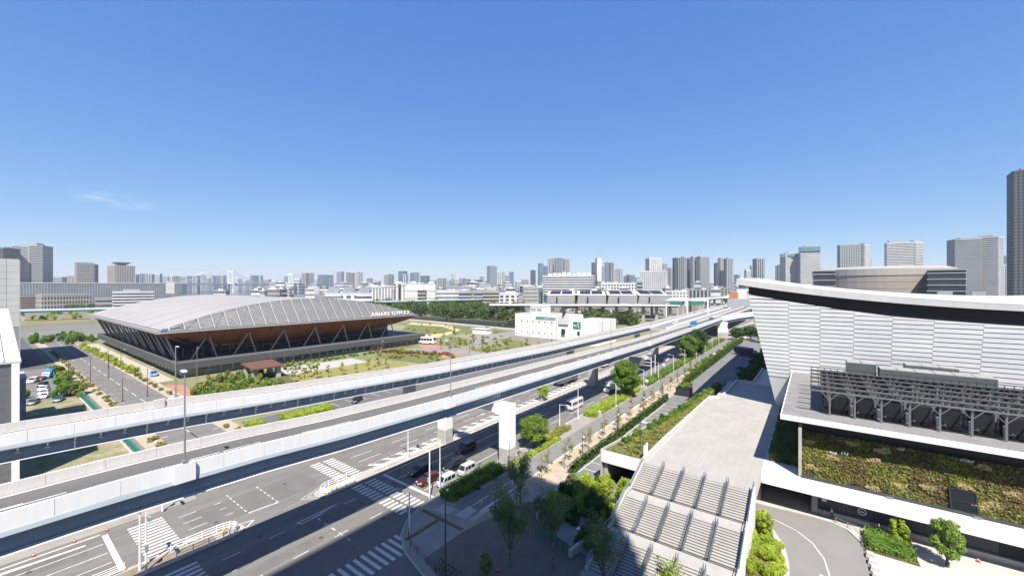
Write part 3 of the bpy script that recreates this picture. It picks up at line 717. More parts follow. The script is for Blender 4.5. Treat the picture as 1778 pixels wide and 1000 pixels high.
# stringer walls with railings
prof = []
for (ta, tb, za, zb) in FL: prof += [(ta, za), (tb, zb)]
for n0, n1, top, m_ in ((N0-.4, N0-.02, .35, CONC), (N1+.02, N1+.42, .5, WHITE)):
    m = MB(); P0 = [(66.4, 6.0)]+prof; 
    for (a, za), (b, zb) in zip(P0, P0[1:]):
        if abs(a-b) < .01: continue
        m.hexa([(n0,b,0),(n1,b,0),(n1,a,0),(n0,a,0),(n0,b,zb+top),(n1,b,zb+top),(n1,a,za+top),(n0,a,za+top)])
    m.build('stringer_wall', m_, st)
    o = MB(); nm = (n0+n1)/2
    for (a, za), (b, zb) in zip(P0, P0[1:]):
        L = abs(a-b); k = max(1, int(L/.75))
        o.tube((nm, a, za+top+.85), (nm, b, zb+top+.85), .045, .045, 5)
        for i in range(k): u = i/k; t = a+(b-a)*u; z = za+(zb-za)*u; o.tube((nm, t, z+top), (nm, t, z+top+.85), .03, .03, 4)
        if L > 3: o.hexa([(nm-.02,b,zb+top+.12),(nm+.02,b,zb+top+.12),(nm+.02,a,za+top+.12),(nm-.02,a,za+top+.12),(nm-.02,b,zb+top+.7),(nm+.02,b,zb+top+.7),(nm+.02,a,za+top+.7),(nm-.02,a,za+top+.7)])
    o.build('side_railing', STEELG if n0 > -10 else mat('railing_glass', (.3,.36,.42), .3, .1, 1), st)

# ================================================================ arena: leaning slatted wall under a hanging white roof
ar = thing('arena', 'big white arena with leaning slatted wall and sagging hung roof', 'arena', (45, 115, 0))
def roofz(n): return 31.2+5.6*((n-45)/60.)**2
def wt(z): return 117-(z-6)*.243                                       # leaning front plane
def wn(z): return -7.4-(z-6)*.194                                      # leaning corner line
def walltop(n): return roofz(n)-lerp([(-13,3.2),(12,3.95),(30,3.65),(60,3.5)], n)
def fth(n): return lerp([(-15,1.4),(10,1.2),(30,1.0)], n)
AWS = [mat('arena_slats'+k_, c_, .5, .05, .4, stretch=(.6,1,1), fine=.03) for k_, c_ in (('',(.93,.925,.915)),('_b',(.90,.895,.89)),('_c',(.95,.945,.935)))]; AWB = mat('arena_panel', (.78,.79,.81), .55, .05, .1)
AGAP = mat('arena_gap', (.16,.16,.165), .7, 0)
# backing wall
ns = [-13+i*2 for i in range(0, 37)]
m = MB()
def bw(n, s):
    z1 = walltop(n); z = 2+(z1-2)*s; nn_ = max(n, wn(max(z, 6))) ; return (nn_, wt(z)+.18, z)
m.grid(bw, ns, [i/14 for i in range(15)]); m.build('wall_backing', AGAP, ar)
# lean-away left wall
m = MB(); m.grid(lambda t, s: (wn(2+s*31.6)+.05, t, 2+s*31.6), [wt(2)-.0, 228], [0, 1]); 
m.v = [(x, (wt(z)+.2 if y < 120 else y), z) for x, y, z in m.v]; m.build('side_wall', AWB, ar)
# slat panels, column by column, staggered
cols = [-14.5, -4.7, 1.0, 6.7, 12.7, 18.6, 25, 31.4, 38, 45, 52, 59]
for ci, (a, b) in enumerate(zip(cols, cols[1:])):
    off = (ci % 2)*.47; z = 13.4+off*1.0
    while z < 34:
        z0, z1 = z, z+.93; nm = (a+b)/2
        zt = min(walltop(a), walltop(b)) if a > -13 else walltop(max(a, -12.9))
        lo = z0+.11
        if lo > max(walltop(max(a,-12.9)), walltop(b)): break
        n0 = max(a+.02, wn(lo)+.02); n0b = max(a+.02, wn(z1)+.02); n1 = b-.02
        while n1 > n0+.3 and walltop(n1) < lo+.02: n1 -= .15
        c1 = min(z1, walltop(n0b)); c2 = min(z1, walltop(n1))
        if c1 > lo+.05 and n1 > n0+.3:
            c2 = max(c2, lo+.02)
            MB().hexa([(n0, wt(lo)-.13, lo),(n1, wt(lo)-.13, lo),(n1, wt(lo)+.1, lo),(n0, wt(lo)+.1, lo),
                       (n0b, wt(c1)-.08, c1),(n1, wt(c2)-.08, c2),(n1, wt(c2)+.1, c2),(n0b, wt(c1)+.1, c1)]).build('slat_panel', R.choice(AWS), ar)
        z += .93
    # plain panels below the slats
    zz = 13.4+off*1.0+.1
    MB().hexa([(max(a+.015, wn(5.9)), wt(5.9)-.05, 5.9),(max(b-.015, wn(5.9)+.02), wt(5.9)-.05, 5.9),(max(b-.015, wn(5.9)+.02), wt(5.9)+.15, 5.9),(max(a+.015, wn(5.9)), wt(5.9)+.15, 5.9),
               (max(a+.015, wn(zz)), wt(zz)-.05, zz),(b-.015, wt(zz)-.05, zz),(b-.015, wt(zz)+.15, zz),(max(a+.015, wn(zz)), wt(zz)+.15, zz)]).build('plain_panel', AWB, ar)
# black strip painted for the shaded recess between wall and roof
m = MB(); nn_ = [-12.6+i*2.1 for i in range(56)]
m.grid(lambda n, s: (n, wt(walltop(n))+.9-.4*s, (walltop(n)-.4)+(roofz(n)-.9-walltop(n)+.4)*s), nn_, [0, 1]); m.build('eave_shade_band', BLACK, ar)
m = MB(); m.grid(lambda n, s: (n, wt(walltop(n))+.8-1.1*s, roofz(n)-fth(n)-.04), nn_, [0, 1]); m.build('eave_soffit', BLACK, ar)
# roof edge in fascia panels
FASC = mat('roof_fascia', (.66,.65,.63), .6, .06, .3)
fn = [-14.9+i*4.0 for i in range(31)]
def fe(n): return wt(walltop(max(-12.9, n)))-.45
for a, b in zip(fn, fn[1:]):
    MB().hexa([(a+.01,fe(a)+.1,roofz(a)-fth(a)),(b-.01,fe(b)+.1,roofz(b)-fth(b)),(b-.01,fe(b)+1.6,roofz(b)-fth(b)),(a+.01,fe(a)+1.6,roofz(a)-fth(a)),
               (a+.01,fe(a),roofz(a)),(b-.01,fe(b),roofz(b)),(b-.01,fe(b)+1.6,roofz(b)+.05),(a+.01,fe(a)+1.6,roofz(a)+.05)]).build('fascia_panel', FASC, ar)
ROOFW = mat('arena_roof_membrane', (.52,.52,.515), .5, .06, .08, stretch=(.3,1,1))
for j in range(10):
    t0 = 111.5+j*12; t1 = t0+11.9; bow = lambda t: .9*math.sin(math.pi*(t-110)/121)
    m = MB(); m.grid(lambda n, t: (n, t, roofz(n)+.05+bow(t)), [-14.9+i*4 for i in range(31)], [t0, (t0+t1)/2, t1]); m.build('roof_panel', ROOFW, ar, smooth=True)
for i, (n, t) in enumerate(((40,190),(30,175),(55,200))): MB().box(n, n+3, t, t+2, roofz(n), roofz(n)+2).build('roof_vent', GALV, ar)
MB().box(-15.0, -14.6, 110, 230, 34.8, 36.85).build('roof_edge', FASC, ar)

# ================================================================ lower wing: green wall, roof terrace, service frontage
lw = thing('arena_wing', 'low arena wing with planted green wall below a grey roof terrace', 'building', (20, 90, 0))
TERR = mat('terrace_grey', (.27,.262,.255), .85, .12, .5, fine=.06)
MB().box(-4.1, 75, 75.7, 114.9, 14.45, 15.0).build('terrace_slab', TERR, lw)
MB().box(-4.25, 75, 75.35, 75.69, 14.35, 15.05).build('terrace_edge', WHITE, lw)
MB().box(-4.25, -4.11, 75.7, 114.9, 14.4, 15.04).build('terrace_edge', WHITE, lw)
MB().box(-1.5, 75, 79.2, 114, 3.8, 14.44).build('inner_wall', mat('wing_dark', (.035,.037,.04), .7, .1, .5), lw)
GW = mat('green_wall', (.07,.085,.02), .95, .3, .8, c2=(.15,.13,.05), fine=.35, bump=1.)
def gw(n, s): return (n, 76.0+2.6*s, 6.25+6.0*s)
MB().grid(gw, [-1.6+i*2 for i in range(39)], [0, .5, 1]).build('green_wall_backing', GW, lw)
MB().box(-1.95, -1.55, 75.5, 79, 6.0, 13.4).build('wall_return', CONC, lw)
MB().box(-1.6, 75, 75.15, 75.95, 6.0, 6.28).build('planting_kerb', STEELD, lw)
MB().box(-6.7, 75, 75.0, 75.14, 3.85, 6.06).build('white_fascia', WHITE, lw)
MB().box(-6.7, 75, 75.15, 92, 3.85, 5.98).build('fascia_slab', CONCW, lw)
# window in the green wall
wd = MB().hexa([(14.2,75.7,6.3),(16.4,75.7,6.3),(16.4,76.3,6.3),(14.2,76.3,6.3),(14.2,76.5,8.6),(16.4,76.5,8.6),(16.4,77.2,8.6),(14.2,77.2,8.6)]).build('window', mat('window_black', (.012,.016,.018), .35, 0, spec=.3), lw)
f = MB()
for a, b, c, d in ((14.05,14.2,6.25,8.7),(16.4,16.55,6.25,8.7),(14.2,16.4,8.6,8.72),(14.2,16.4,7.4,7.46)): f.hexa([(a,75.6+(c-6.25)*.35,c),(b,75.6+(c-6.25)*.35,c),(b,76+(c-6.25)*.35,c),(a,76+(c-6.25)*.35,c),(a,75.6+(d-6.25)*.35,d),(b,75.6+(d-6.25)*.35,d),(b,76+(d-6.25)*.35,d),(a,76+(d-6.25)*.35,d)])
f.build('window_frame', BLACK, wd)
# service frontage below
NAVY = mat('navy_cladding', (.055,.065,.092), .55, .15, .5, stretch=(4,1,.2))
MB().box(-.3, 75, 78.2, 78.6, .13, 3.84).build('lower_wall', NAVY, lw)
MB().box(-.3, 75, 77.7, 78.19, .13, .85).build('plinth', CONC, lw)
MB().box(-7.8, -.35, 86, 86.3, 0, 3.84).build('garage_back_wall', STEELD, lw)
MB().box(-8.0, -7.0, 77, 86, 0, 3.84).build('garage_side', STEELG, lw)
MB().box(-.35, .4, 77.4, 86, 0, 3.84).build('garage_side', STEELG, lw)
for n0, n1 in ((13.0, 14.7), (18.8, 24), (34, 38)): MB().box(n0, n1, 78.12, 78.19, .86 if n0 < 14 else .2, 3.6).build('doorway', BLACK, lw)
o = MB()
for i in range(18):
    a0 = 2*math.pi*i/18; a1 = 2*math.pi*(i+1)/18; o.tube((5.6+.45*math.cos(a0), 78.15, 1.95+.45*math.sin(a0)), (5.6+.45*math.cos(a1), 78.15, 1.95+.45*math.sin(a1)), .07, .07, 4)
o.box(5.35, 5.85, 78.1, 78.19, 1.86, 2.0); o.build('ring_sign', WHITE, lw)
MB().box(.9, 1.5, 78.1, 78.19, 2.1, 2.5).build('sign_plate', WHITE, lw)
MB().box(15.0, 15.5, 78.1, 78.19, 2.0, 2.2).build('sign_plate', WHITE, lw)
MB().box(5.2, 7.6, 77.6, 77.69, .2, .8).build('wall_grille', GALV, lw)
MB().box(18.6, 24.4, 77.4, 78.1, 3.5, 3.84).build('shutter_box', GALV, lw)
for n in (8.2, 16.3): MB().box(n-.35, n+.35, 74.95, 75.5, 6.07, 6.25).build('roof_outlet', GALV, lw)
# terrace pergola -------------------------------------------------
pg = thing('roof_pergola', 'grey steel lattice pergola standing on the roof terrace', 'pergola', (14, 86, 15))
PST = mat('pergola_steel', (.085,.09,.095), .45, .15, 1, metal=.2)
rows = [79.7, 83.5, 87.3, 91.1, 94.9, 98.7]; pn = [1.9+i*2.98 for i in range(16)]
for ri, t in enumerate(rows):
    for n in pn:
        MB().box(n-.11, n+.11, t-.11, t+.11, 15.0, 18.5).build('post', mat('pergola_post', (.2,.21,.215), .45, .1, 1), pg)
        m = MB()
        for sx in (-1, 1): m.tube((n+sx*.1, t, 17.4), (n+sx*1.05, t-.1, 18.5), .075, .075, 4)
        m.build('knee_brace', MT['pergola_post'], pg)
    for dz, h in ((18.5, .2), (19.15, .14)): MB().box(-.6, 47, t-.1, t+.1, dz, dz+h).build('beam', PST if dz > 19 else MT['pergola_post'], pg)
    m = MB()
    for i in range(48): m.box(-.5+i*.99, -.38+i*.99, t-.06, t+.06, 18.72, 19.1)
    m.build('lattice', PST, pg)
MB().box(.9, 47, 80.3, 99.2, 15.005, 15.05).build('shade_floor', BLACK, pg)  # black sheet colours in the terrace shade together with the dark plant
for i, t in enumerate([81.6+k_*3.8 for k_ in range(5)]):
    MB().box(-.4, 47, t-.06, t+.06, 18.75, 18.9).build('slat', PST, pg)
for n in pn[::1]: MB().box(n-.08, n+.08, 79.4, 99.4, 18.3, 18.49).build('cross_beam', PST, pg)
MB().box(.9, 47, 99.3, 99.5, 15, 18.4).build('louvre_screen', BLACK, pg)
MB().box(.9, 1.2, 80.2, 99.2, 15, 18.2).build('louvre_screen', BLACK, pg)
# plant under and behind the pergola
UNIT = mat('hvac_unit', (.15,.175,.175), .5, .1, .4, metal=.2); UNITL = mat('hvac_pale', (.40,.40,.385), .6, .08, .4)
def hvac(n0, n1, t0, t1, z0, z1, label, k, grp):
    h = thing('air_handling_unit', label, 'air unit', ((n0+n1)/2, (t0+t1)/2, z0), grp)
    MB().box(n0, n1, t0, t1, z0+.25, z1).build('casing', UNIT, h)
    for i in range(k):
        a = n0+(n1-n0)*i/k; b = n0+(n1-n0)*(i+1)/k
        MB().box(a+.06, b-.06, t0+.1, t1-.1, z1+.005, z1+.1).build('fan_deck', UNITL, h)
    MB().box(n0+.1, n1-.1, t0+.2, t1-.2, z0, z0+.25).build('skid', STEELD, h)
hvac(5.2, 9.6, 104.5, 109, 15.0, 19.8, 'tall grey air unit beside the white slatted wall', 2, None)
hvac(9.9, 24.5, 102.3, 106.2, 15.0, 19.4, 'long grey air unit with square fan decks on the terrace', 6, None)
hvac(14, 21, 107, 110, 15.0, 19.9, 'grey air unit tucked behind the long one', 3, None)
hvac(29, 38, 102, 108, 15.0, 18.6, 'far grey air unit at the terrace end', 4, None)
for i in range(9):
    n = 3.2+i*2.98; kind = i % 3
    h = thing('plant_cabinet', 'dark plant cabinet standing under the terrace pergola', 'cabinet', (n+.2, 83, 15), 'plant cabinets under the pergola')
    MB().box(n-.9, n+1.1, 82.1, 84, 15.1, 17.5+.3*kind).build('casing', BLACK, h)
    MB().box(n-.7, n+.9, 82.02, 82.09, 15.4, 17).build('door', BLACK, h)
    MB().box(n-.9, n+1.1, 82.2, 83.9, 15, 15.1).build('skid', STEELD, h)
for i in range(7):
    n = 4.6+i*3.1
    h = thing('vertical_pump', 'pale vertical pump with pipe under the terrace pergola', 'pump', (n, 81.4, 15), 'pumps under the pergola')
    MB().tube((n,81.4,15),(n,81.4,16.6),.22,.22,8).build('motor', GALV, h); MB().path([(n,81.4,15.5),(n+.8,81.4,15.5),(n+.8,83,15.5)], .1, 5).build('pipe', GALV, h)
# ================================================================ buildings
TC = {'W': mat('facade_white', (.64,.64,.63), .6, .1, .05), 'C': mat('facade_cream', (.47,.44,.385), .7, .08, .02), 'G': mat('facade_grey', (.41,.435,.455), .6, .08, .02),
      'T': mat('facade_tan', (.42,.34,.28), .7, .08, .02), 'K': mat('facade_dark', (.13,.14,.15), .5, .1, .02), 'B': mat('facade_bluegrey', (.30,.38,.44), .4, .1, .02), 'P': mat('facade_pale', (.55,.57,.58), .6, .06, .02)}
WINM = {'n': mat('window_far', (.13,.155,.18), .25, .3, .05, spec=.6), 'd': mat('window_dark', (.05,.06,.075), .2, .3, .05, spec=.6), 'b': mat('window_blue', (.10,.19,.26), .15, .25, .03, spec=.8), 'l': mat('window_light', (.25,.28,.3), .25, .25, .05, spec=.6)}
CN = {'W':'white', 'C':'cream', 'G':'grey', 'T':'tan', 'K':'dark', 'B':'blue-grey', 'P':'pale grey'}
SN = {'band':'balcony-banded', 'grid':'grid-fronted', 'fin':'vertically ribbed', 'glass':'glassy'}
def facade(root, c, w, d, z0, z1, rz, style, wall, win, Y, pitch=None, plant=True, bay=None):
    pt = pitch or max(3.3, Y/403*1.9); bw_ = bay or max(3.2, Y/403*1.8)
    MB().obox((c[0], c[1], z0), (w, d, z1-z0), rz).build('glazed_core', WINM[win], root)
    m = MB(); nf = max(1, int((z1-z0)/pt)); h = (z1-z0)/nf; e = .6 if Y < 1200 else 1.4
    if style in ('band', 'grid', 'glass'):
        th = {'band': .5, 'grid': .38, 'glass': .16}[style]
        for i in range(nf): m.obox((c[0], c[1], z0+h*(i+1)-h*th), (w+e, d+e, h*th), rz)
    if style in ('fin', 'grid', 'glass'):
        fw = {'fin': .5, 'grid': .42, 'glass': .1}[style]
        a, b = math.cos(rz), math.sin(rz)
        for L, S, ax in ((w, d, 0), (d, w, 1)):
            k = max(2, int(L/bw_)); s = L/k
            for i in range(k):
                u = -L/2+s*(i+.5)
                lx, ly = (u, 0) if ax == 0 else (0, u)
                sz = (s*fw, S+e*1.2, z1-z0-.3) if ax == 0 else (S+e*1.2, s*fw, z1-z0-.3)
                m.obox((c[0]+a*lx-b*ly, c[1]+b*lx+a*ly, z0), sz, rz)
    o = m.build('facade_frame', TC[wall], root); o['kind'] = 'stuff'
    MB().obox((c[0], c[1], z1-.01), (w+e+.5, d+e+.5, max(.9, Y*.0016)), rz).build('roof_parapet', TC[wall], root)
    if plant: MB().obox((c[0]+R.uniform(-.1,.1)*w, c[1]+R.uniform(-.1,.1)*d, z1+.5), (w*R.uniform(.35,.65), d*R.uniform(.4,.7), max(3, (z1-z0)*R.uniform(.02,.05))), rz).build('roof_plant', TC['G'], root)
def tower(x0, x1, yt, Y, style, wall, win='n', turn=None, side=.32, label=None, name='high_rise', z0=0, plant=True, pitch=None, cat='tower'):
    c = (x0+x1)/2; p = D(c, Y); Wd = (x1-x0)/FPX*Y; zt = ZD(yt, Y)
    ph = math.atan((c-CXP)/FPX); a = turn if turn is not None else R.choice((-1, 1))*R.uniform(.35, .7)
    w = Wd*(1-side)/math.cos(a); d = max(12, abs(Wd*side/math.sin(a))) if abs(a) > .05 else w*.6
    rz = math.asin(.6)-ph+a
    fwd = Vector(W(math.sin(ph), math.cos(ph))[:2]) if False else Vector(D(c, 1.)[:2]).normalized()
    q = Vector(p[:2])+fwd*(d*.5)
    dist = 'far' if Y > 1500 else 'mid-distance'
    lb = label or f'{dist} {CN[wall]} {SN[style]} high-rise on the skyline'
    t = thing(name, lb, cat, (q.x, q.y, z0), None if label else f'{dist} {CN[wall]} {SN[style]} skyline towers')
    facade(t, (q.x, q.y), w, d, z0, zt, rz, style, wall, win, Y, pitch, plant)
    return t, q, w, d, rz, zt
SK = [ # left part
 (0,27,432,760,'band','K','d'), (90,113,482,2200,'grid','B','n'), (120,135,480,2100,'grid','T','n'),
 (228,240,477,2600,'fin','P','n'), (240,254,476,2700,'fin','W','n'), (254,268,477,2500,'fin','G','n'), (270,280,476,2400,'band','W','d'),
 (281,296,480,2700,'band','P','n'), (296,311,480,2600,'fin','W','n'), (312,322,481,2800,'band','C','n'), (322,333,480,2700,'grid','P','n'),
 (334,346,480,2500,'fin','G','n'), (346,357,477,2600,'band','W','l'), (357,367,484,2900,'grid','P','n'), (367,380,480,3000,'grid','B','n'), (380,392,479,3100,'fin','G','n'),
 (412,420,484,3200,'band','W','n'), (424,434,488,3300,'fin','P','n'), (435,447,479,3200,'grid','B','n'), (446,456,479,3300,'fin','P','n'), (458,470,486,3500,'band','C','n'), (472,482,488,3500,'band','W','n'),
 (494,501,480,3300,'glass','B','b'), (512,523,485,3400,'band','W','n'), (524,535,475,3000,'fin','T','n'), (535,545,475,3100,'fin','C','n'), (546,553,484,3300,'band','W','n'),
 (553,578,478,2800,'glass','B','b'), (572,578,483,2700,'fin','G','d'), (585,597,473,3000,'fin','G','n'), (601,609,474,2800,'fin','C','n'), (609,616,475,2900,'fin','T','n'), (618,630,473,2900,'fin','W','n'),
 (637,647,484,3200,'grid','B','d'), (650,661,489,3200,'band','G','n'), (667,677,478,2700,'fin','C','n'), (675,684,477,2800,'fin','T','d'), (692,707,472,2900,'glass','K','b'), (699,709,477,2600,'fin','P','n'),
 (712,720,474,2900,'glass','B','b'), (719,728,474,2850,'fin','G','n'), (730,746,480,2800,'glass','K','b'), (748,758,488,3000,'band','G','n'), (759,775,484,2500,'fin','C','n'), (776,784,487,3200,'band','P','n'),
 (786,796,486,3300,'grid','P','n'), (797,808,484,3000,'fin','C','n'), (808,817,486,2900,'fin','K','d'), (824,831,487,2900,'glass','K','d'), (831,838,487,2950,'glass','K','d'), (833,841,481,3300,'grid','G','n'), (840,846,490,3000,'band','K','d'),
 (863,877,473,2600,'fin','W','l'), (877,885,479,2700,'fin','P','n'), (884,892,473,2900,'glass','B','b'), (894,905,489,2900,'band','W','n'), (905,918,486,2700,'band','P','n'), (921,930,470,2600,'fin','K','d'),
 (934,944,458,2400,'glass','B','b'), (944,951,463,2500,'glass','B','b'), (951,964,450,2100,'fin','P','n'), (962,978,449,2050,'fin','G','n'), (976,989,451,2150,'fin','C','n'),
 (1027,1035,457,2300,'fin','K','d'), (1045,1049,462,2300,'band','W','n'), (1049,1057,457,2000,'fin','B','b'), (1057,1066,457,2050,'fin','T','d'), (1067,1074,467,2300,'band','W','n'), (1073,1081,468,2400,'fin','P','n'), (1083,1089,480,2300,'band','G','n'),
 (1088,1102,478,2100,'glass','B','b'), (1102,1112,483,2000,'grid','B','n'), (1148,1159,459,1800,'grid','P','n'), (1159,1168,466,1700,'band','P','l'),
 (1168,1180,449,1500,'fin','K','d'), (1177,1192,448,1480,'fin','G','n'), (1192,1202,450,1550,'fin','K','d'), (1199,1213,447,1500,'fin','P','n'), (1209,1231,447,1470,'fin','G','n'),  # leading dark block colours in the shaded left side of the grey tower
 (1240,1250,458,1600,'fin','K','d'), (1247,1259,450,1500,'fin','P','n'), (1257,1272,450,1450,'fin','G','n'), (1275,1284,478,1700,'glass','B','b'), (1293,1303,470,1900,'band','W','n'), (1303,1310,462,1900,'band','W','n'), (1308,1326,450,1500,'fin','G','d'),
 (1331,1343,488,1600,'band','P','n'), (1347,1357,462,1400,'fin','G','d'), (1383,1392,450,1500,'band','W','n'), (1505,1511,450,1500,'fin','G','d'), (1732,1747,445,900,'glass','B','b'), (1737,1748,462,800,'fin','P','n'),
]
for s in SK:
    tower(*s)
# distinctive high-rises
tower(28, 62, 428, 790, 'band', 'W', 'd', turn=.15, side=.1, label='tall white balcony tower behind the pale grey panel block', pitch=3.3)
tower(48, 83.5, 427, 800, 'band', 'G', 'd', turn=-.35, side=.35, label='grey balcony tower with white roof rim beside the school', pitch=3.3)
tower(135, 158, 457, 1500, 'band', 'C', 'n', turn=.2, side=.12, label='cream hotel slab with dark stair cores and stepped roof', pitch=5)
tower(155, 168, 460, 1520, 'fin', 'K', 'n', turn=-.3, label='grey ribbed stair wing attached to the cream hotel slab')
t_, q_, *_r = tower(193, 228, 462, 1500, 'grid', 'C', 'd', turn=.3, side=.3, label='hotel tower crowned by a flaring dark rooftop trapezoid', pitch=5, plant=False)
c_ = q_; m = MB(); a = _r[2]; zt = _r[3]
for (hw, z) in ((9, zt+.6), (22, zt+14)):
    pass
m.loft([[(c_.x+math.cos(a)*sx*hw-math.sin(a)*sy*hw, c_.y+math.sin(a)*sx*hw+math.cos(a)*sy*hw, z) for sx, sy in ((-1,-1),(1,-1),(1,1),(-1,1))] for hw, z in ((8, zt+.9), (8, zt+3), (21, zt+13), (21, zt+15))]); m.build('roof_crown', TC['K'], t_)
tower(845, 863, 463, 2300, 'glass', 'B', 'l', turn=.3, label='pale glass tower with rounded top beyond the pump station')
t_, q_, w_, d_, rz_, zt = tower(1121, 1148, 449, 1700, 'grid', 'W', 'l', turn=.3, side=.25, label='white tower tapering to a slanted crown behind the gridded block', plant=False)
tower(1113, 1158, 471, 900, 'grid', 'W', 'n', turn=-.12, side=.06, label='white office block with fine square window grid above the solar roofs', pitch=4.5, plant=False)
tower(1357, 1385, 441, 1250, 'band', 'W', 'l', turn=.45, side=.3, label='shorter of two white towers with teal glass caps', pitch=6)
tower(1390, 1421, 429, 1200, 'band', 'W', 'l', turn=.2, side=.1, label='taller of two white towers with teal glass caps', pitch=6)
CAP = mat('cap_teal', (.16,.30,.36), .25, .1, .02)
for x0, x1, y0, y1, Y in ((1357,1386,440.4,446,1245), (1390,1421.5,428,436,1195)):
    pp = D((x0+x1)/2, Y+12); ph = math.atan(((x0+x1)/2-CXP)/FPX); tt_ = [o for o in bpy.data.objects if o.get('label', '').startswith('shorter of two white' if x0 == 1357 else 'taller of two white')][0]
    MB().obox((pp[0], pp[1], ZD(y1, Y)), ((x1-x0)/FPX*Y*.9, 26, ZD(y0, Y)-ZD(y1, Y)), math.asin(.6)-ph+.2).build('glass_cap', CAP, tt_)
tower(1458, 1490, 426, 1000, 'grid', 'G', 'd', turn=.3, side=.12, label='broad grey apartment tower with paler right flank behind the drum arena', pitch=3.6)
tower(1488, 1508, 426, 1010, 'grid', 'W', 'n', turn=-.5, side=.4, label='pale right flank wing of the broad grey apartment tower', pitch=3.6)
tower(1542, 1580, 422, 950, 'band', 'W', 'd', turn=.25, side=.1, label='white balcony slab tower directly behind the drum arena', pitch=3.6)
tower(1576, 1599, 421, 960, 'band', 'W', 'n', turn=-.5, side=.45, label='white end wing of the balcony slab tower', pitch=3.6)
tower(1653, 1694, 416, 700, 'band', 'G', 'd', turn=.35, side=.25, label='grey left half of the twin balcony towers', pitch=3.3)
tower(1690, 1731, 413, 690, 'band', 'W', 'd', turn=-.2, side=.15, label='white right half of the twin balcony towers', pitch=3.3)
tower(1772, 1860, 292, 400, 'grid', 'K', 'd', turn=.2, side=.1, label='very tall dark balcony tower at the arena roof end', pitch=3.3, plant=True)
tower(784, 791, 476, 4300, 'fin', 'W', 'l', turn=.3, label='slim white broadcasting tower far off', plant=False)
tower(1034, 1044, 449, 800, 'band', 'W', 'l', turn=.3, side=.3, label='slim windowless white incinerator stack', plant=False, pitch=200)
# white terraced block below the stack
t_, q_, w_, d_, rz_, zt = tower(942, 1036, 479, 760, 'band', 'W', 'd', turn=-.15, side=.08, label='wide white block with long dark window bands and rooftop plant', pitch=4.2, plant=False)
for i in range(9): MB().obox((q_.x+math.cos(rz_)*(i-4)*w_*.1, q_.y+math.sin(rz_)*(i-4)*w_*.1, zt+.9), (w_*.07, 12, R.uniform(2.5,7.5)), rz_).build('roof_plant', TC['W'], t_)
# long glazed centre on the left with its white end slab
t_, *_q = tower(85, 290, 492, 760, 'glass', 'P', 'n', turn=-.05, side=.0, label='very long low glazed block with a white end slab', pitch=3.6, plant=False, cat='building')
tower(290, 301, 490, 750, 'band', 'W', 'l', turn=.2, side=.4, label='white end slab closing the long glazed block', pitch=100, plant=False, name='stair_tower', cat='building')
tower(205, 258, 507, 500, 'band', 'W', 'd', turn=.1, side=.05, label='small white office with four dark window bands', pitch=3.3, plant=True, name='office_building', cat='building')
tower(172, 205, 517, 560, 'band', 'C', 'n', turn=.1, side=.05, label='low cream shed between trees by the long block', pitch=5, name='shed', cat='building', plant=False)
tower(79, 143, 512, 640, 'grid', 'C', 'd', turn=.3, side=.12, label='cream school building with tall windows', pitch=5.5, name='school_building', cat='building', plant=False)
tower(40, 80, 515, 650, 'band', 'T', 'd', turn=.2, side=.1, label='brown banded building adjoining the cream school', pitch=3.6, name='office_building', cat='building', plant=False)
# halls with skylights, warehouses in the middle distance
def hall(x0, x1, y0, Y, label, wall='W', name='warehouse', turn=0., slits=True, depth=40):
    p = D((x0+x1)/2, Y); Wd = (x1-x0)/FPX*Y; zt = ZD(y0, Y); ph = math.atan(((x0+x1)/2-CXP)/FPX); rz = math.asin(.6)-ph+turn
    t = thing(name, label, 'building', (p[0], p[1], 0))
    fw = Vector(p[:2]).normalized(); c = Vector(p[:2])+fw*depth/2; a, b = math.cos(rz), math.sin(rz)
    L = lambda x, y: (c.x+a*x-b*y, c.y+b*x+a*y)
    if slits: facade(t, c, Wd, depth, 0, zt, rz, R.choice(('band','grid','band','fin')), wall, R.choice('nddl'), Y, R.uniform(4, 6), False, R.uniform(4, 9))
    else:
        MB().obox((c.x, c.y, 0), (Wd, depth, zt), rz).build('wall', TC[wall], t)
        for k_ in range(2): MB().obox((c.x, c.y, zt*(.4+.3*k_)), (Wd+.25, depth+.25, .5), rz).build('dark_seam', WINM['d'], t)
        k2 = max(2, int(Wd/14))
        for k_ in range(1, k2): q = L(-Wd/2+Wd*k_/k2, 0); MB().obox((q[0], q[1], 0), (.35, depth+.3, zt-.1), rz).build('panel_joint', TC['P'], t)
        MB().obox((c.x, c.y, zt), (Wd+1, depth+1, .8), rz).build('roof_edge', TC['W'], t)
    for k_ in range(R.randint(2, 5)): q = L(R.uniform(-.42,.42)*Wd, R.uniform(-.4,.3)*depth); MB().obox((q[0], q[1], zt+.5), (R.uniform(3,9), R.uniform(3,7), R.uniform(1.5,4)), rz).build('roof_plant', TC[R.choice('WGP')], t)
    return t, c, Wd, rz, zt
hall(685, 703, 493, 640, 'white stair block with small square windows at the warehouse end', slits=True)
hall(703, 756, 493, 640, 'big windowless white warehouse with thin dark seams', slits=False)
for b in range(1):
    pass
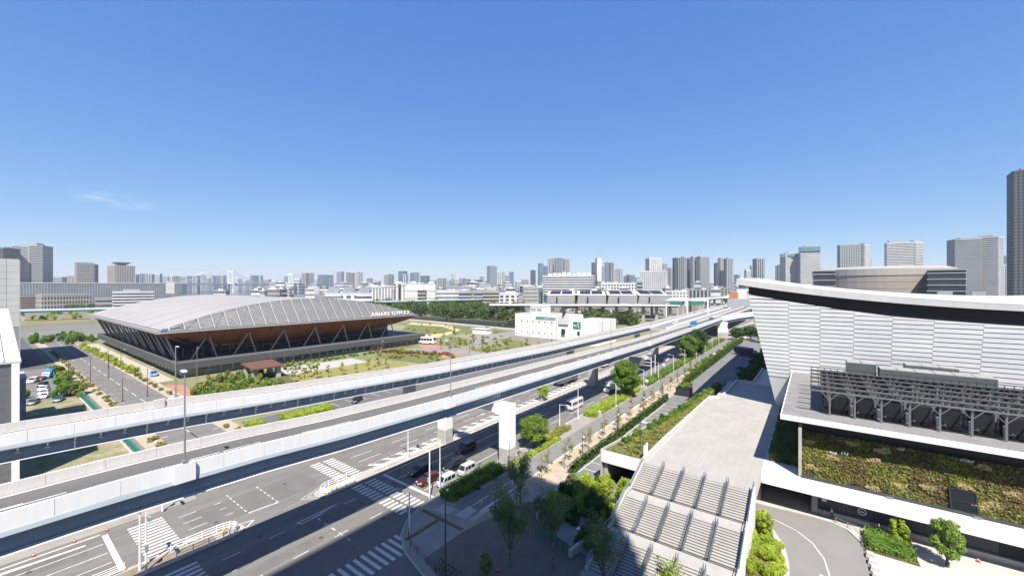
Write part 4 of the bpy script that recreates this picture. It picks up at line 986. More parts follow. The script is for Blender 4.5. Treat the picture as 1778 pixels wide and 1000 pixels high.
for i, (x0, x1, y, Y) in enumerate(((756,800,505,700),(798,842,506,690),(838,866,506,560),(866,905,511,560),(900,945,500,800),(905,930,498,620),(1040,1105,492,820),(1105,1115,488,700),(600,640,500,900),(640,690,497,950),(780,830,498,900),(820,866,501,1000),(1158,1190,506,700),(1190,1232,504,720),(1232,1268,500,760),(1262,1300,515,560))):
    t_, c_, w_, rz_, zt = hall(x0, x1, y, Y, ['low white warehouse in the built-up middle distance', 'low grey depot in the built-up middle distance', 'low cream works building in the middle distance'][i % 3], 'WGC'[i % 3], turn=R.uniform(-.2,.2))
    t_['group'] = ['white warehouses of the middle distance', 'grey depots of the middle distance', 'cream works of the middle distance'][i % 3]
# saw-roofed white halls behind the gym
for i in range(3):
    x0 = 566+i*27; t_, c_, w_, rz_, zt = hall(x0, x0+25, 510, 520, 'white hall with one slanted grey skylight roof behind the gym', 'W', 'market_hall', slits=True); t_['group'] = 'skylight halls behind the gym'
    a, b = math.cos(rz_), math.sin(rz_); m = MB(); w2 = w_/2
    def L(x, y, z): return (c_.x+a*x-b*y, c_.y+b*x+a*y, z)
    m.add([L(-w2*.9,-20,zt+.9),L(w2*.6,-20,zt+.9),L(w2,-4,zt+9),L(-w2*.5,-4,zt+9)], [(0,1,2,3)]); m.build('skylight', WINM['l'], t_)
t_ = thing('market_hall', 'long white canopy roof sweeping over the skylight halls', 'building', D(620, 540), None)
c0, c1 = Vector(D(555, 545)), Vector(D(690, 545))
m = MB(); m.loft([[(c0.x,c0.y,ZD(505,545)),(c1.x,c1.y,ZD(497,545)),(c1.x,c1.y,ZD(496,545)),(c0.x,c0.y,ZD(503,545))],[(c0.x-30,c0.y+40,ZD(505,545)),(c1.x-30,c1.y+40,ZD(497,545)),(c1.x-30,c1.y+40,ZD(496,545)),(c0.x-30,c0.y+40,ZD(503,545))]]); m.build('canopy', TC['W'], t_)
for i in range(6): p = c0.lerp(c1, (i+.5)/6); MB().box(p.x-1, p.x+1, p.y+2, p.y+4, 0, ZD(503,545)).build('canopy_post', TC['G'], t_)
# four solar-roofed sheds and the dark elevated deck before them
SOLAR = mat('solar_panels', (.035,.04,.06), .6, .2, .05, spec=.2); SHEDW = mat('shed_wall', (.48,.49,.5), .5, .06, .05)
Y = 430.
for i in range(4):
    x0, x1 = 949+i*53, 998+i*54
    z1, z2 = ZD(527, Y), ZD(513, Y); z3 = ZD(506.5, Y+30)
    l, r = Vector(D(x0, Y)), Vector(D(x1, Y)); f = Vector(W(0, 1)); sd_ = (r-l).normalized()
    t = thing('solar_shed', 'curved shed roofed with dark solar panels above grey slanted wall', 'shed', (l.x, l.y, 0), 'solar-roofed sheds in a row')
    MB().hexa([tuple(l+Vector((0,0,z1))), tuple(r+Vector((0,0,z1))), tuple(r+f*40+Vector((0,0,z1))), tuple(l+f*40+Vector((0,0,z1))), tuple(l-f*1.5+sd_*1+Vector((0,0,z2))), tuple(r-f*1.5+Vector((0,0,z2))), tuple(r+f*40+Vector((0,0,z2))), tuple(l+f*40+Vector((0,0,z2)))]).build('slanted_wall', SHEDW, t)
    MB().box(l.x+(r-l).x*.38, l.x+(r-l).x*.38+1, l.y+(r-l).y*.38-2, l.y+(r-l).y*.38-1, z1+1, z2-1.5).build('wall_slot', BLACK, t)
    m = MB(); m.grid(lambda u, v: tuple(l.lerp(r, u)+f*(36*v)+sd_*(6*v)+Vector((0,0,z2+.3+(z3-z2+.5)*math.sin(v*1.4)))), [0, 1], [k_/6 for k_ in range(7)]); m.build('roof_shell', TC['W'], t, smooth=True)
    for k_ in range(2): m = MB(); m.grid(lambda u, v: tuple(l.lerp(r, .1+.42*k_+.38*u)+f*(6+28*v)+sd_*(6*(6+28*v)/36)+Vector((0,0,z2+.7+(z3-z2+.5)*math.sin((6+28*v)/36*1.4)))), [0, 1], [q_/4 for q_ in range(5)]); m.build('solar_array', SOLAR, t)
def line_bridge(name, label, a, b, za, zb, wd, dp, m1, m2, posts, skirt=None):
    a, b = Vector(a), Vector(b); d = (b-a); d.z = 0; L = d.length; d.normalize(); q = Vector((-d.y, d.x, 0))*wd/2
    t = thing(name, label, 'viaduct', (a.x, a.y, 0)); Z = lambda z: Vector((0,0,z))
    MB().hexa([tuple(a-q+Z(za-dp)), tuple(b-q+Z(zb-dp)), tuple(b+q+Z(zb-dp)), tuple(a+q+Z(za-dp)), tuple(a-q+Z(za)), tuple(b-q+Z(zb)), tuple(b+q+Z(zb)), tuple(a+q+Z(za))]).build('deck', m1, t)
    if m2: MB().hexa([tuple(a-q*.7+Z(za-dp*2)), tuple(b-q*.7+Z(zb-dp*2)), tuple(b+q*.7+Z(zb-dp*2)), tuple(a+q*.7+Z(za-dp*2)), tuple(a-q*.7+Z(za-dp-.02)), tuple(b-q*.7+Z(zb-dp-.02)), tuple(b+q*.7+Z(zb-dp-.02)), tuple(a+q*.7+Z(za-dp-.02))]).build('girder', m2, t)
    for i in range(posts):
        u = (i+.5)/posts; p = a.lerp(b, u); z = za+(zb-za)*u; MB().box(p.x-1.2, p.x+1.2, p.y-1.2, p.y+1.2, 0, z-dp*(2 if m2 else 1)-.01).build('pier', CONC, t)
    return t
SKYB = mat('guideway_blue', (.55,.70,.76), .5, .05, .1)
line_bridge('guideway', 'pale blue elevated guideway running behind the gym and trees', D(-60, 395), D(905, 620), ZD(540, 395), ZD(516.5, 620), 8, 1.6, SKYB, TC['G'], 22)
line_bridge('elevated_deck', 'flat white elevated deck with dark shadowed underside before the solar sheds', D(850, 400), D(1175, 400), ZD(528, 400), ZD(529, 400), 14, 1.2, TC['W'], TC['K'], 14)
line_bridge('elevated_deck', 'white curving interchange ramp beyond the elevated roads', D(1120, 470), D(1290, 520), ZD(522, 470), ZD(514, 520), 10, 1.5, TC['W'], TC['P'], 8)
line_bridge('elevated_deck', 'white link ramp between the sheds and the interchange', D(1010, 520), D(1230, 480), ZD(512, 520), ZD(519, 480), 8, 1.3, TC['W'], TC['P'], 8)
# white portal gantries and green signs over the carriageways
for px_, Y_ in ((1193, 330), (1229, 345)):
    p = Vector(D(px_, Y_)); t = thing('sign_gantry', 'white overhead portal gantry with green sign far along the viaduct', 'gantry', (p.x, p.y, 12), 'white portal gantries over the far carriageway')
    MB().tube((p.x, p.y, 9), (p.x, p.y, ZD(521, Y_)), .5, .5, 6).build('post', STEELW, t); MB().tube((p.x-17, p.y+2, 9), (p.x-17, p.y+2, ZD(521, Y_)), .5, .5, 6).build('post', STEELW, t)
    MB().box(p.x-17.5, p.x+.5, p.y+.6, p.y+1.4, ZD(523, Y_), ZD(521, Y_)).build('beam', STEELW, t)
    MB().box(p.x-14, p.x-4, p.y+.2, p.y+.5, ZD(530, Y_), ZD(524, Y_)).build('sign_board', mat('sign_green', (.05,.30,.22), .5, .1, 1), t)
# small control building in white and orange
t = thing('control_building', 'small white and orange building at the far end of the elevated road', 'building', D(1282, 420))
p = D(1274, 420); MB().obox((p[0], p[1], 0), (7.5, 8, ZD(507.5, 420)), .2).build('orange_wing', mat('brick_orange', (.55,.22,.12), .7, .1, .5), t)
p = D(1287, 420); MB().obox((p[0], p[1], 0), (9, 9, ZD(502, 420)), .2).build('white_wing', TC['W'], t); p = D(1282, 414); MB().obox((p[0], p[1], 0), (20, 4, ZD(519, 414)), .2).build('canopy_base', TC['G'], t)
# pump station -----------------------------------------------------
ps = thing('pump_station', 'windowless white pump station with green logo sign by the elevated ramp', 'building', (-135, 220, 0))
PW = mat('pump_white', (.86,.85,.83), .7, .05, .1)
MB().box(-158, -118, 214, 233, 0, 17).build('main_wall', PW, ps)
MB().box(-157.6, -118.4, 214.4, 232.6, 17.01, 17.25).build('roof_deck', CONC, ps)
MB().box(-147, -138, 216, 226, 17.26, 22).build('roof_house', PW, ps); MB().box(-147.2, -137.8, 215.8, 226.2, 22, 22.3).build('roof_house_cap', TC['W'], ps)
MB().box(-146.5, -143, 215.95, 215.99, 19, 21).build('louvre', TC['G'], ps); MB().box(-142, -138.5, 215.95, 215.99, 19, 21).build('louvre', TC['G'], ps)
MB().box(-117.99, -101, 217, 245, 0, 14.3).build('side_wing', PW, ps); MB().box(-117.5, -101.5, 217.5, 244.5, 14.31, 14.5).build('roof_deck', CONC, ps)
MB().box(-124.5, -118.01, 213.2, 213.98, 12, 17.2).build('stair_bay', TC['W'], ps)
MB().hexa([(-121.6,212.4,17.3),(-120.6,212.4,17.3),(-120.6,214,17.3),(-121.6,214,17.3),(-120.8,212.2,20),(-119.6,212.2,20),(-119.6,213.9,20),(-120.8,213.9,20)]).build('roof_fin', mat('fin_dark', (.1,.05,.04), .6, 0), ps)
for n in (-153, -148.5, -144, -139.5, -135, -130): MB().box(n, n+.55, 213.9, 213.99, 11.8, 13).build('slit_window', BLACK, ps); MB().box(n, n+.5, 213.9, 213.99, 5.2, 6.2).build('slit_window', BLACK, ps)
MB().box(-141.5, -135.5, 213.8, 213.97, 14.2, 15.9).build('sign_board', mat('sign_green2', (.12,.42,.26), .6, .25, 3), ps)
MB().box(-135.4, -127, 213.8, 213.97, 14.2, 15.9).build('sign_board', mat('sign_blue2', (.30,.45,.52), .6, .3, 3), ps)
sb = MB().box(-116.5, -111.5, 216.7, 216.97, 9.6, 13.6).build('logo_sign', mat('logo_green', (.02,.22,.13), .6, .1, 3), ps)
m = MB(); m.path([(-112.4,216.65,13.1),(-113.6,216.65,12.5),(-112.5,216.65,11.5),(-113.3,216.65,10.6),(-112.2,216.65,10.1)], .16, 5); m.build('logo_mark', WHITE, sb)
MB().box(-116.1, -114.2, 216.6, 216.68, 11.4, 11.75).build('logo_text', WHITE, sb); MB().box(-116.1, -113.9, 216.6, 216.68, 10.8, 11.05).build('logo_text', WHITE, sb)
MB().box(-113.8, -112.2, 216.9, 216.99, 5.5, 8).build('door', GLASSD, ps); MB().box(-122.5, -120, 213.1, 213.19, 6, 9.2).build('door', GLASSD, ps)
MB().box(-158, -118, 209.5, 209.9, 0, 3.2).build('screen_wall', TC['C'], ps)
for n in (-156.5, -146.2, -132.8, -126.4): MB().tube((n, 213.88, 0), (n, 213.88, 16.9), .13, .13, 6).build('downpipe', TC['P'], ps)
rl = MB(); rl.path([(-157.8,214.2,18.2),(-125,214.2,18.2)], .05, 4); rl.path([(-118.2,214.2,18.2),(-118.2,232.6,18.2)], .05, 4)
for k_ in range(23): rl.tube((-157.8+k_*1.5,214.2,17.2),(-157.8+k_*1.5,214.2,18.2), .04, .04, 4)
rl.build('roof_railing', GALV, ps)
for k_ in range(5): MB().box(-155+k_*2.6, -153.4+k_*2.6, 226, 229, 17.26, 18.6+.3*(k_ % 2)).build('roof_unit', TC['G'], ps)
for z_ in (4.4, 8.7, 13.1): MB().box(-158.05, -117.95, 213.94, 213.995, z_, z_+.07).build('panel_joint', TC['P'], ps)
t = thing('park_kiosk', 'small flat-roofed white kiosk in the park by the canal', 'kiosk', P(837, 579))
p = P(837, 579); MB().obox((p[0], p[1], 0), (13, 6, 3.4), .1).build('wall', PW, t); MB().obox((p[0], p[1], 3.4), (14, 7, .3), .1).build('roof', TC['W'], t)
# left-hand blocks ---------------------------------------------------
lb = thing('panel_block', 'tall pale grey panel-clad block rising beside the lot', 'building', (-290, -10, 0))
PAN = mat('panel_pale', (.60,.60,.58), .6, .05, .1)
c = Vector(P(39, 640)); x1 = c.x
MB().box(-330, -269.8, -40, 11.4, 0, 46).build('core', mat('panel_joint', (.45,.45,.44), .8, 0), lb)
for i in range(10):
    for j in range(13):
        MB().box(-269.79, -269.6, -40+j*4+.04, -40+(j+1)*4-.04-.6*(j == 12), 18+i*2.85+.04, 18+(i+1)*2.85-.04).build('panel', PAN, lb)
MB().box(-269.79, -269.55, -40, 11.4, 0, 17.9).build('lower_cladding', mat('panel_grey', (.32,.33,.34), .6, .08, .3), lb)
MB().box(-330, -269.4, 11.41, 11.6, 0, 46).build('end_cladding', PAN, lb)
wl = thing('warehouse', 'pale blue-grey warehouse with standing-seam roof beside the elevated ramp', 'warehouse', (-120, -20, 0))
WG = mat('warehouse_panel', (.62,.67,.72), .5, .06, .3, stretch=(1,1,.2)); SEAM = mat('seam_roof', (.66,.66,.64), .5, .06, .3)
MB().box(-158, -113.5, -60, 4.2, 0, 21.4).build('wall', WG, wl)
MB().hexa([(-160,-61,21.42),(-112.8,-61,21.42),(-112.8,5,21.42),(-160,5,21.42),(-160,-61,29.5),(-112.8,-61,21.8),(-112.8,5,21.8),(-160,5,29.5)]).build('roof', SEAM, wl)
for i in range(18): t0 = -60+i*3.7; MB().hexa([(-160,t0,29.51),(-112.8,t0,21.81),(-112.8,t0+.18,21.81),(-160,t0+.18,29.51),(-160,t0,29.75),(-112.8,t0,22.05),(-112.8,t0+.18,22.05),(-160,t0+.18,29.75)]).build('roof_seam', SEAM, wl)
MB().box(-113.49, -113.1, 2.4, 4.6, 0, 21.4).build('corner_trim', STEELG, wl); MB().box(-113.09, -112.8, 3.9, 4.8, 0, 21.4).build('downpipe', STEELW, wl)
MB().box(-113.49, -113.2, -8, -4, 3, 6).build('louvre', STEELD, wl)
an = thing('annex_block', 'small grey windowless annex behind the warehouse corner', 'building', (-161, 7, 0))
MB().box(-172, -161, 4.3, 7.9, 0, 11.5).build('wall', mat('annex_grey', (.30,.34,.38), .6, .08, .4), an); MB().box(-172.2, -160.8, 4.25, 8.05, 11.5, 11.9).build('roof', CONC, an)
MB().box(-160.9, -150, 5.1, 7.3, 0, 6).build('lower_wall', MT['annex_grey'], an)
# drum arena on the right --------------------------------------------
dr = thing('drum_arena', 'beige drum-shaped arena with glazed side wings behind the white roof', 'arena', D(1535, 380))
c = Vector(D(1527, 385)); DRM = mat('drum_cladding', (.40,.36,.315), .6, .05, .05, stretch=(1,1,3))
rx, zt = 51, ZD(460, 330)
def ring(r, z, n=48): return [(c.x+r*math.cos(2*math.pi*i/n), c.y+r*math.sin(2*math.pi*i/n), z) for i in range(n)]
for k_ in range(7): z0 = 4+(zt-12)*k_/7; z1 = 4+(zt-12)*(k_+1)/7; MB().loft([ring(rx, z0+.12), ring(rx, z1-.12)]).build('cladding_course', DRM, dr, smooth=False)
MB().loft([ring(rx-.6, 0), ring(rx-.6, zt-6)]).build('drum_core', mat('drum_joint', (.18,.17,.155), .8, 0), dr)
MB().loft([ring(rx+.5, zt-8), ring(rx+.5, zt-2.2), ring(rx-6, zt)]).build('roof_rim', mat('drum_rim', (.47,.45,.41), .6, .05, .05), dr)
for px_, s in ((1431, -1), (1643, 1)):
    p = Vector(D(px_, 318)); rz = math.asin(.6)-math.atan((px_-CXP)/FPX); z1 = ZD(470 if s > 0 else 472, 318)
    MB().obox((p.x, p.y, 0), (20 if s > 0 else 13, 26, z1), rz).build('wing_wall', WINM['d'], dr)
    for k_ in range(4): MB().obox((p.x, p.y, z1-2.5-k_*4.6), (20.8 if s > 0 else 13.8, 27, .5), rz).build('wing_floor', TC['P'], dr)
    MB().obox((p.x, p.y, z1), (21 if s > 0 else 14, 27, 1), rz).build('wing_roof', TC['C'], dr)
# ---------------------------------------------------------------- low-rise city carpet
grp = {}
LB = {'W': 'small white low-rise block among the distant city buildings', 'C': 'small cream low-rise block among the distant city buildings', 'G': 'small grey low-rise block among the distant city buildings', 'P': 'small pale low-rise block among the distant city buildings', 'T': 'small tan low-rise block among the distant city buildings'}
for i in range(150):
    px_ = R.uniform(20, 1330); Y_ = R.choice((700, 900, 1100, 1400, 1800, 2200, 2600))*R.uniform(.85, 1.15)
    yt = R.uniform(488, 499) if Y_ > 1300 else R.uniform(499, 505)
    if px_ < 480 and 1300 < Y_: Y_ = 3400*R.uniform(.97, 1.1); yt = R.uniform(487, 493)
    if px_ < 300 and Y_ < 1300: continue
    wpx = R.uniform(8, 26); wall = R.choice('WWCGPTW')
    p = D(px_, Y_); zt = max(8, ZD(yt, Y_)); Wd = wpx/FPX*Y_; rz = math.asin(.6)+R.uniform(-.6, .6)
    t = thing('low_building', LB[wall], 'building', (p[0], p[1], 0), 'distant '+CN[wall]+' low-rise blocks')
    dp_ = Wd*R.uniform(.5, .9); MB().obox((p[0], p[1], 0), (Wd, dp_, zt), rz).build('wall', TC[wall], t)
    m = MB(); k = R.choice((3, 4, 5))
    for j in range(k): m.obox((p[0], p[1], zt*(j+.45)/k), (Wd+.5, dp_+.5, zt*.4/k), rz)
    m.build('window_bands', WINM[R.choice('ndl')], t)
    MB().obox((p[0], p[1], zt), (Wd*.4, Wd*.3, 3), rz).build('roof_plant', TC['W'], t)
# ---------------------------------------------------------------- suspension bridge over the bay
rb = thing('suspension_bridge', 'white suspension bridge with two portal towers across the bay', 'bridge', D(401, 2300))
A, B = Vector(D(401, 2300)), Vector(D(505, 2850)); dv = (B-A).normalized(); qv = Vector((-dv.y, dv.x, 0))*14
BW = mat('bridge_white', (.78,.79,.8), .5, .04, .01); dk = 49
for Tq in (A, B):
    m = MB()
    for s in (-1, 1): p = Tq+qv*s; m.obox((p.x, p.y, 0), (9, 9, 126), .3)
    c = Tq
    for z in (44, 112): m.obox((c.x, c.y, z), (8, 30, 9), math.atan2(dv.y, dv.x))
    m.build('tower', BW, rb)
E0, E1 = A-dv*330, B+dv*330
for s in (-1, 1):
    pts = []
    for i in range(41):
        u = i/40; p = E0.lerp(E1, u); d0 = (p-A).dot(dv); L = (B-A).length
        if d0 < 0: z = 52+(124-52)*max(0, 1+d0/330)
        elif d0 > L: z = 52+(124-52)*max(0, 1-(d0-L)/330)
        else: z = 56+68*((d0-L/2)/(L/2))**2
        pts.append((p.x+qv.x*s, p.y+qv.y*s, z))
    MB().path(pts, 1.1, 4).build('main_cable', BW, rb)
    m = MB()
    for q in pts[1:-1]: m.tube((q[0], q[1], dk), q, .25, .25, 3)
    m.build('hangers', BW, rb)
a, b = A-dv*900, B+dv*700
MB().hexa([tuple(a-qv+Vector((0,0,dk-8))), tuple(b-qv+Vector((0,0,dk-8))), tuple(b+qv+Vector((0,0,dk-8))), tuple(a+qv+Vector((0,0,dk-8))), tuple(a-qv+Vector((0,0,dk))), tuple(b-qv+Vector((0,0,dk))), tuple(b+qv+Vector((0,0,dk))), tuple(a+qv+Vector((0,0,dk)))]).build('deck', mat('bridge_deck', (.45,.47,.5), .6, .1, .01), rb)
for u in (-700, -500): p = A+dv*u; MB().obox((p.x, p.y, 0), (8, 20, dk-8.1), .3).build('approach_pier', CONC, rb)
p = A-dv*330; MB().obox((p.x, p.y, 0), (40, 50, 46), .8).build('anchorage', CONCW, rb)
# snow peak on the horizon
m = MB(); c = Vector(D(355, 100000)); rings = []
for r, z in ((15000, -50), (6000, 1250), (2700, 2350), (1350, 3050), (650, 3400), (480, 3480)): rings.append([(c.x+r*math.cos(k_*.2618)*(1+.05*math.sin(k_*3)), c.y+r*math.sin(k_*.2618), z*(1+.012*math.sin(k_*5))) for k_ in range(24)])
m.loft(rings); m.build('hills', mat('snow_peak', (.5,.52,.55), .8, .1, .001, c2=(.3,.32,.36)), kind='structure', smooth=True)
# tower block behind the viewpoint whose shade falls over the forecourt
ht = thing('apartment_tower', 'tall apartment tower standing behind the viewpoint', 'tower', (20, -20, 0))
poly = [(3.4,-60),(27.5,-60),(27.5,-.8),(10.2,-.8),(6.2,-2.5),(5.9,-19.5),(3.4,-23.5)]
MB().prism(poly, 0, 125).build('wall', TC['P'], ht)
m = MB()
for i in range(36): m.prism([(20.3+(x-20.3)*1.012, -30+(y+30)*1.012) for x, y in poly], 4+i*3.35, 5.1+i*3.35)
m.build('floor_bands', TC['W'], ht); MB().prism([(20.3+(x-20.3)*.9, -30+(y+30)*.9) for x, y in poly], 125, 125.8).build('roof', CONC, ht)
# ================================================================ vegetation
def rdir(r=R):
    while True:
        v = Vector((r.uniform(-1,1), r.uniform(-1,1), r.uniform(-1,1)))
        if .01 < v.length < 1: return v.normalized()
def leaf(m, p, s, nrm):
    u = nrm.orthogonal().normalized(); a = R.uniform(0, 6.28); u = u*math.cos(a)+nrm.cross(u)*math.sin(a); v = nrm.cross(u)
    k = len(m.v); m.v += [tuple(p-u*s-v*s*.35), tuple(p+u*s*.2-v*s*.6), tuple(p+u*s+v*s*.1), tuple(p-u*s*.1+v*s*.6)]; m.f.append((k, k+1, k+2, k+3))
def cloud(m, blobs, n, s, flat=.9, shell=.55):
    ws = [b[1]**2 for b in blobs]
    for b in R.choices(blobs, ws, k=n):
        d = rdir(); r = b[1]*(shell+(1-shell)*R.random()**.6)
        if R.random() < .12: r *= 1.12
        p = Vector(b[0])+Vector((d.x*r, d.y*r, d.z*r*flat)); leaf(m, p, s*R.uniform(.6, 1.35), (d+rdir()*.75+Vector((0,0,.35))).normalized())
def limb(m, p, q, r0, r1, bend=.08, n=6, k=4):
    p, q = Vector(p), Vector(q); L = (q-p).length; off = rdir()*L*bend; pts = []
    for i in range(k+1):
        u = i/k; pts.append(p.lerp(q, u)+off*math.sin(u*math.pi))
    for i in range(k): m.tube(pts[i], pts[i+1], r0+(r1-r0)*i/k, r0+(r1-r0)*(i+1)/k, n)
    return pts
def tree(name, label, loc, h, r, leafm, n=2600, s=.22, trunk=.32, style='round', bark=None, group=None):
    t = thing(name, label, 'tree', loc, group); o = Vector(loc); bark = bark or BARK
    blobs = []; tm = MB()
    if style == 'round':
        zc = h*.56; top = o+Vector((0,0,zc*.75)); limb(tm, o-Vector((0,0,.1)), top, r*.055+.06, r*.045, .03)
        for i in range(64):
            d = rdir(); q = o+Vector((0,0,zc))+Vector((d.x*r*.68, d.y*r*.68, d.z*(h*.42-r*.22))); blobs.append((q, r*R.uniform(.13,.3)))
        blobs.append((o+Vector((0,0,zc)), r*.5))
        for b in blobs[:14]: limb(tm, top-Vector((0,0,R.uniform(0,zc*.25))), b[0], r*.03, .03, .1, 5, 3)
    elif style == 'vase':
        base = o+Vector((0,0,h*trunk)); limb(tm, o-Vector((0,0,.1)), base, .17, .13, .02)
        for i in range(13):
            a = i*2.4; sp = r*R.uniform(.25, 1); q = o+Vector((math.cos(a)*sp, math.sin(a)*sp, h*R.uniform(.62, 1)))
            pts = limb(tm, base-Vector((0,0,R.uniform(0,.12*h))), q, .075, .02, .1, 5, 4)
            for p in pts[2:]: blobs.append((p, R.uniform(.4, .85)))
            for k in range(3):
                p0 = pts[R.choice((2,3))]; q2 = p0+(rdir()+Vector((0,0,.7)))*R.uniform(.5, 1.1); tm.tube(p0, q2, .025, .01, 4); blobs.append((q2, R.uniform(.35, .7)))
    else:   # sapling
        limb(tm, o-Vector((0,0,.1)), o+Vector((0,0,h*.92)), .055, .02, .03, 5)
        for i in range(11):
            z = h*R.uniform(.3, .95); a = R.uniform(0, 6.28); q = o+Vector((math.cos(a)*r*R.uniform(.4,1)*(1.2-z/h), math.sin(a)*r*R.uniform(.4,1)*(1.2-z/h), z+.3)); tm.tube(o+Vector((0,0,z-.2)), q, .025, .012, 4); blobs.append((q, R.uniform(.2,.42)))
    tm.build('trunk', bark, t, smooth=True)
    m = MB(); cloud(m, blobs, n, s); m.build('crown', leafm, t)
    return t
LEAFN = leafmat('leaf_shade_tree', (.08,.14,.045), (.18,.26,.08), .6)
tree('street_tree', 'bright green round tree beside the portal pier', (-48.7, 73, .1), 7.4, 3.9, leafmat('leaf_bright', (.07,.13,.015), (.22,.31,.04), .7), 15000, .13)
tree('street_tree', 'large dark green round tree beyond the white minibus', (-47.4, 123, .1), 12.2, 5.2, LEAF, 20000, .17)
tree('street_tree', 'broad dark tree with lamp posts on both sides along the road', (-49, 206, .1), 12, 5.8, LEAF, 11000, .24)
tree('street_tree', 'taller dark tree rising just behind the broad one', (-47.6, 222, .1), 13.6, 5.6, LEAFD, 11000, .24)
tree('street_tree', 'small tree in viaduct shade on the median', (-66.4, 104, .1), 5.2, 2.3, LEAFL, 1800, .17)
tree('zelkova_tree', 'vase-shaped young street tree with bare fork in the shaded forecourt', (-30.4, 40.2, .13), 10.6, 2.9, LEAFN, 9000, .085, .26, 'vase', BARKP)
tree('zelkova_tree', 'slender open tree beside the green glass fence', (-26, 43.2, .13), 9.4, 2.2, LEAFN, 5000, .08, .45, 'vase', BARKP)
tree('zelkova_tree', 'loose tree standing before the lowest stair flight', (-19.4, 43.2, .13), 8.2, 2.4, LEAFN, 6500, .085, .3, 'vase', BARKP)
tree('zelkova_tree', 'thin tree between the path rail and the planted bank', (-37, 51.5, .13), 9.2, 2.4, LEAFN, 5500, .08, .35, 'vase', BARKP)
tree('zelkova_tree', 'sparse pale sapling at the foot of the stairs', (-12.5, 45.0, .13), 5.2, 1.5, LEAFL, 900, .12, .35, 'vase', BARKP)
tree('street_tree', 'small bushy tree near the kerb rails of the forecourt', (-31.5, 36.8, .13), 3.0, 1.0, LEAFN, 1100, .11)
tree('street_tree', 'small round tree outside the dark service wall', (9.2, 75.4, .1), 3.6, 1.25, LEAFL, 1400, .14)
tree('street_tree', 'tall leafy tree beside the orange cones', (13.2, 72.6, .1), 6.4, 1.9, leafmat('leaf_fresh', (.09,.17,.02), (.24,.34,.06), .9), 7000, .11)
tree('street_tree', 'light green shrub tree by the stair wall on the round bed', (-5.6, 66.5, .1), 3.6, 1.2, LEAFL, 1200, .16)
for i, (n, t) in enumerate(((-40, 296), (-33, 302), (-26, 292), (-20, 300), (-15, 285))):
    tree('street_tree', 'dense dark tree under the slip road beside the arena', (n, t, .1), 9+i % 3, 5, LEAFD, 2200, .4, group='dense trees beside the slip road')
for n_, t_, h_, r_, lm_ in ((-26.5, 61, 4.2, 1.7, LEAFL), (-24.3, 62.8, 4.4, 1.5, LEAFL), (-30.5, 58.5, 3.8, 1.5, LEAFO), (-28.5, 63.6, 3.2, 1.3, LEAFL), (-33, 61, 3.2, 1.2, LEAFO)): tree('bank_tree', 'small leafy tree on the sunlit top of the planted bank', (n_, t_, .1), h_, r_, lm_, 1700, .12, group='small trees on the planted bank')
# young saplings on the paved strip
src = [tree('sapling', 'thin staked sapling with sparse olive leaves on the paved strip', (-39, 56, .13), 4.6, 1.1, LEAFO, 190, .13, style='sap', group='saplings on the paved strip', bark=BARKP) for _ in range(3)]
k = 0; t = 60.5
while t < 175:
    k += 1; n = -37.6-2.2*((k*7) % 5)/4
    if k <= 3: src[k-1].location = (n, t, .13)
    else: copy_tree(src[k % 3], (n, t, .13), R.uniform(0, 6), scale=R.uniform(.8, 1.2))
    t += R.uniform(3, 4.6)
src2 = [tree('park_sapling', 'young upright tree with light green leaves on the golden lawn', (-150, 80, 0), 5.2, 1.7, LEAFL if i else LEAFO, 420, .22, style='sap', group='young trees on the gym lawn') for i in range(2)]
PX = [(498,652),(512,655),(522,650),(536,655),(545,651),(552,657),(570,655),(595,651),(618,647),(640,642),(655,646),(672,640),(508,664),(528,666)]
for i, (a, b) in enumerate(PX):
    p = P(a, b)
    if i < 2: src2[i].location = p
    else: copy_tree(src2[i % 2], p, R.uniform(0, 6), scale=R.uniform(.7, 1.25))
for i, (a, b) in enumerate(((765,606),(780,606),(797,604),(820,604),(838,606),(860,610),(770,590),(790,588),(905,612),(915,608),(935,611),(958,606),(880,606))):
    copy_tree(src2[0], P(a, b), R.uniform(0, 6), 'young street tree along the lane by the pump station', 'young trees by the pump station', R.uniform(.9, 1.5))
# shrub kinds: one foliage mesh each, copied
def shrub_src(name, label, leafm, n, s, flat, group, cat='shrub'):
    m = MB(); blobs = [(Vector((R.uniform(-.45,.45), R.uniform(-.45,.45), R.uniform(.35,.65))), R.uniform(.3,.5)) for _ in range(7)]
    cloud(m, blobs, n, s, flat, .4); m.tube((0,0,-.05), (0,0,.5), .05, .03, 5)
    return tag(m.build(name, leafm), label, cat, group)
used = {}
def mass(name, label, cat, leafm, places, n, s, flat=.9):
    m = MB()
    for p, r, h in places:
        p = Vector(p); bl = [(p+Vector((R.uniform(-.45,.45)*r, R.uniform(-.45,.45)*r, R.uniform(.35,.65)*h)), R.uniform(.3,.5)*r) for _ in range(5)]
        cloud(m, bl, n, s, min(1.2, flat*h/r), .4)
    o = m.build(name, leafm, kind='stuff'); return tag(o, label, cat)
def shrub(src, p, r, h=None):
    o = src if src.name not in used else src.copy()
    if src.name in used: col.objects.link(o)
    used[src.name] = 1; o.location = p; o.rotation_euler = (0, 0, R.uniform(0, 6.28)); o.scale = (r, r, h or r*R.uniform(.8, 1.1))
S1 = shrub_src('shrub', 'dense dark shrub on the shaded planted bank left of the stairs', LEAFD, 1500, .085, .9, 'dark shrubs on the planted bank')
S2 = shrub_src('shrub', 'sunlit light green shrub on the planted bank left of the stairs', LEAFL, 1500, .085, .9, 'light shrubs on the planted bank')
S3 = shrub_src('shrub', 'light green rounded shrub in the round bed by the curved road', LEAFL, 1500, .09, .9, 'shrubs in the round bed')
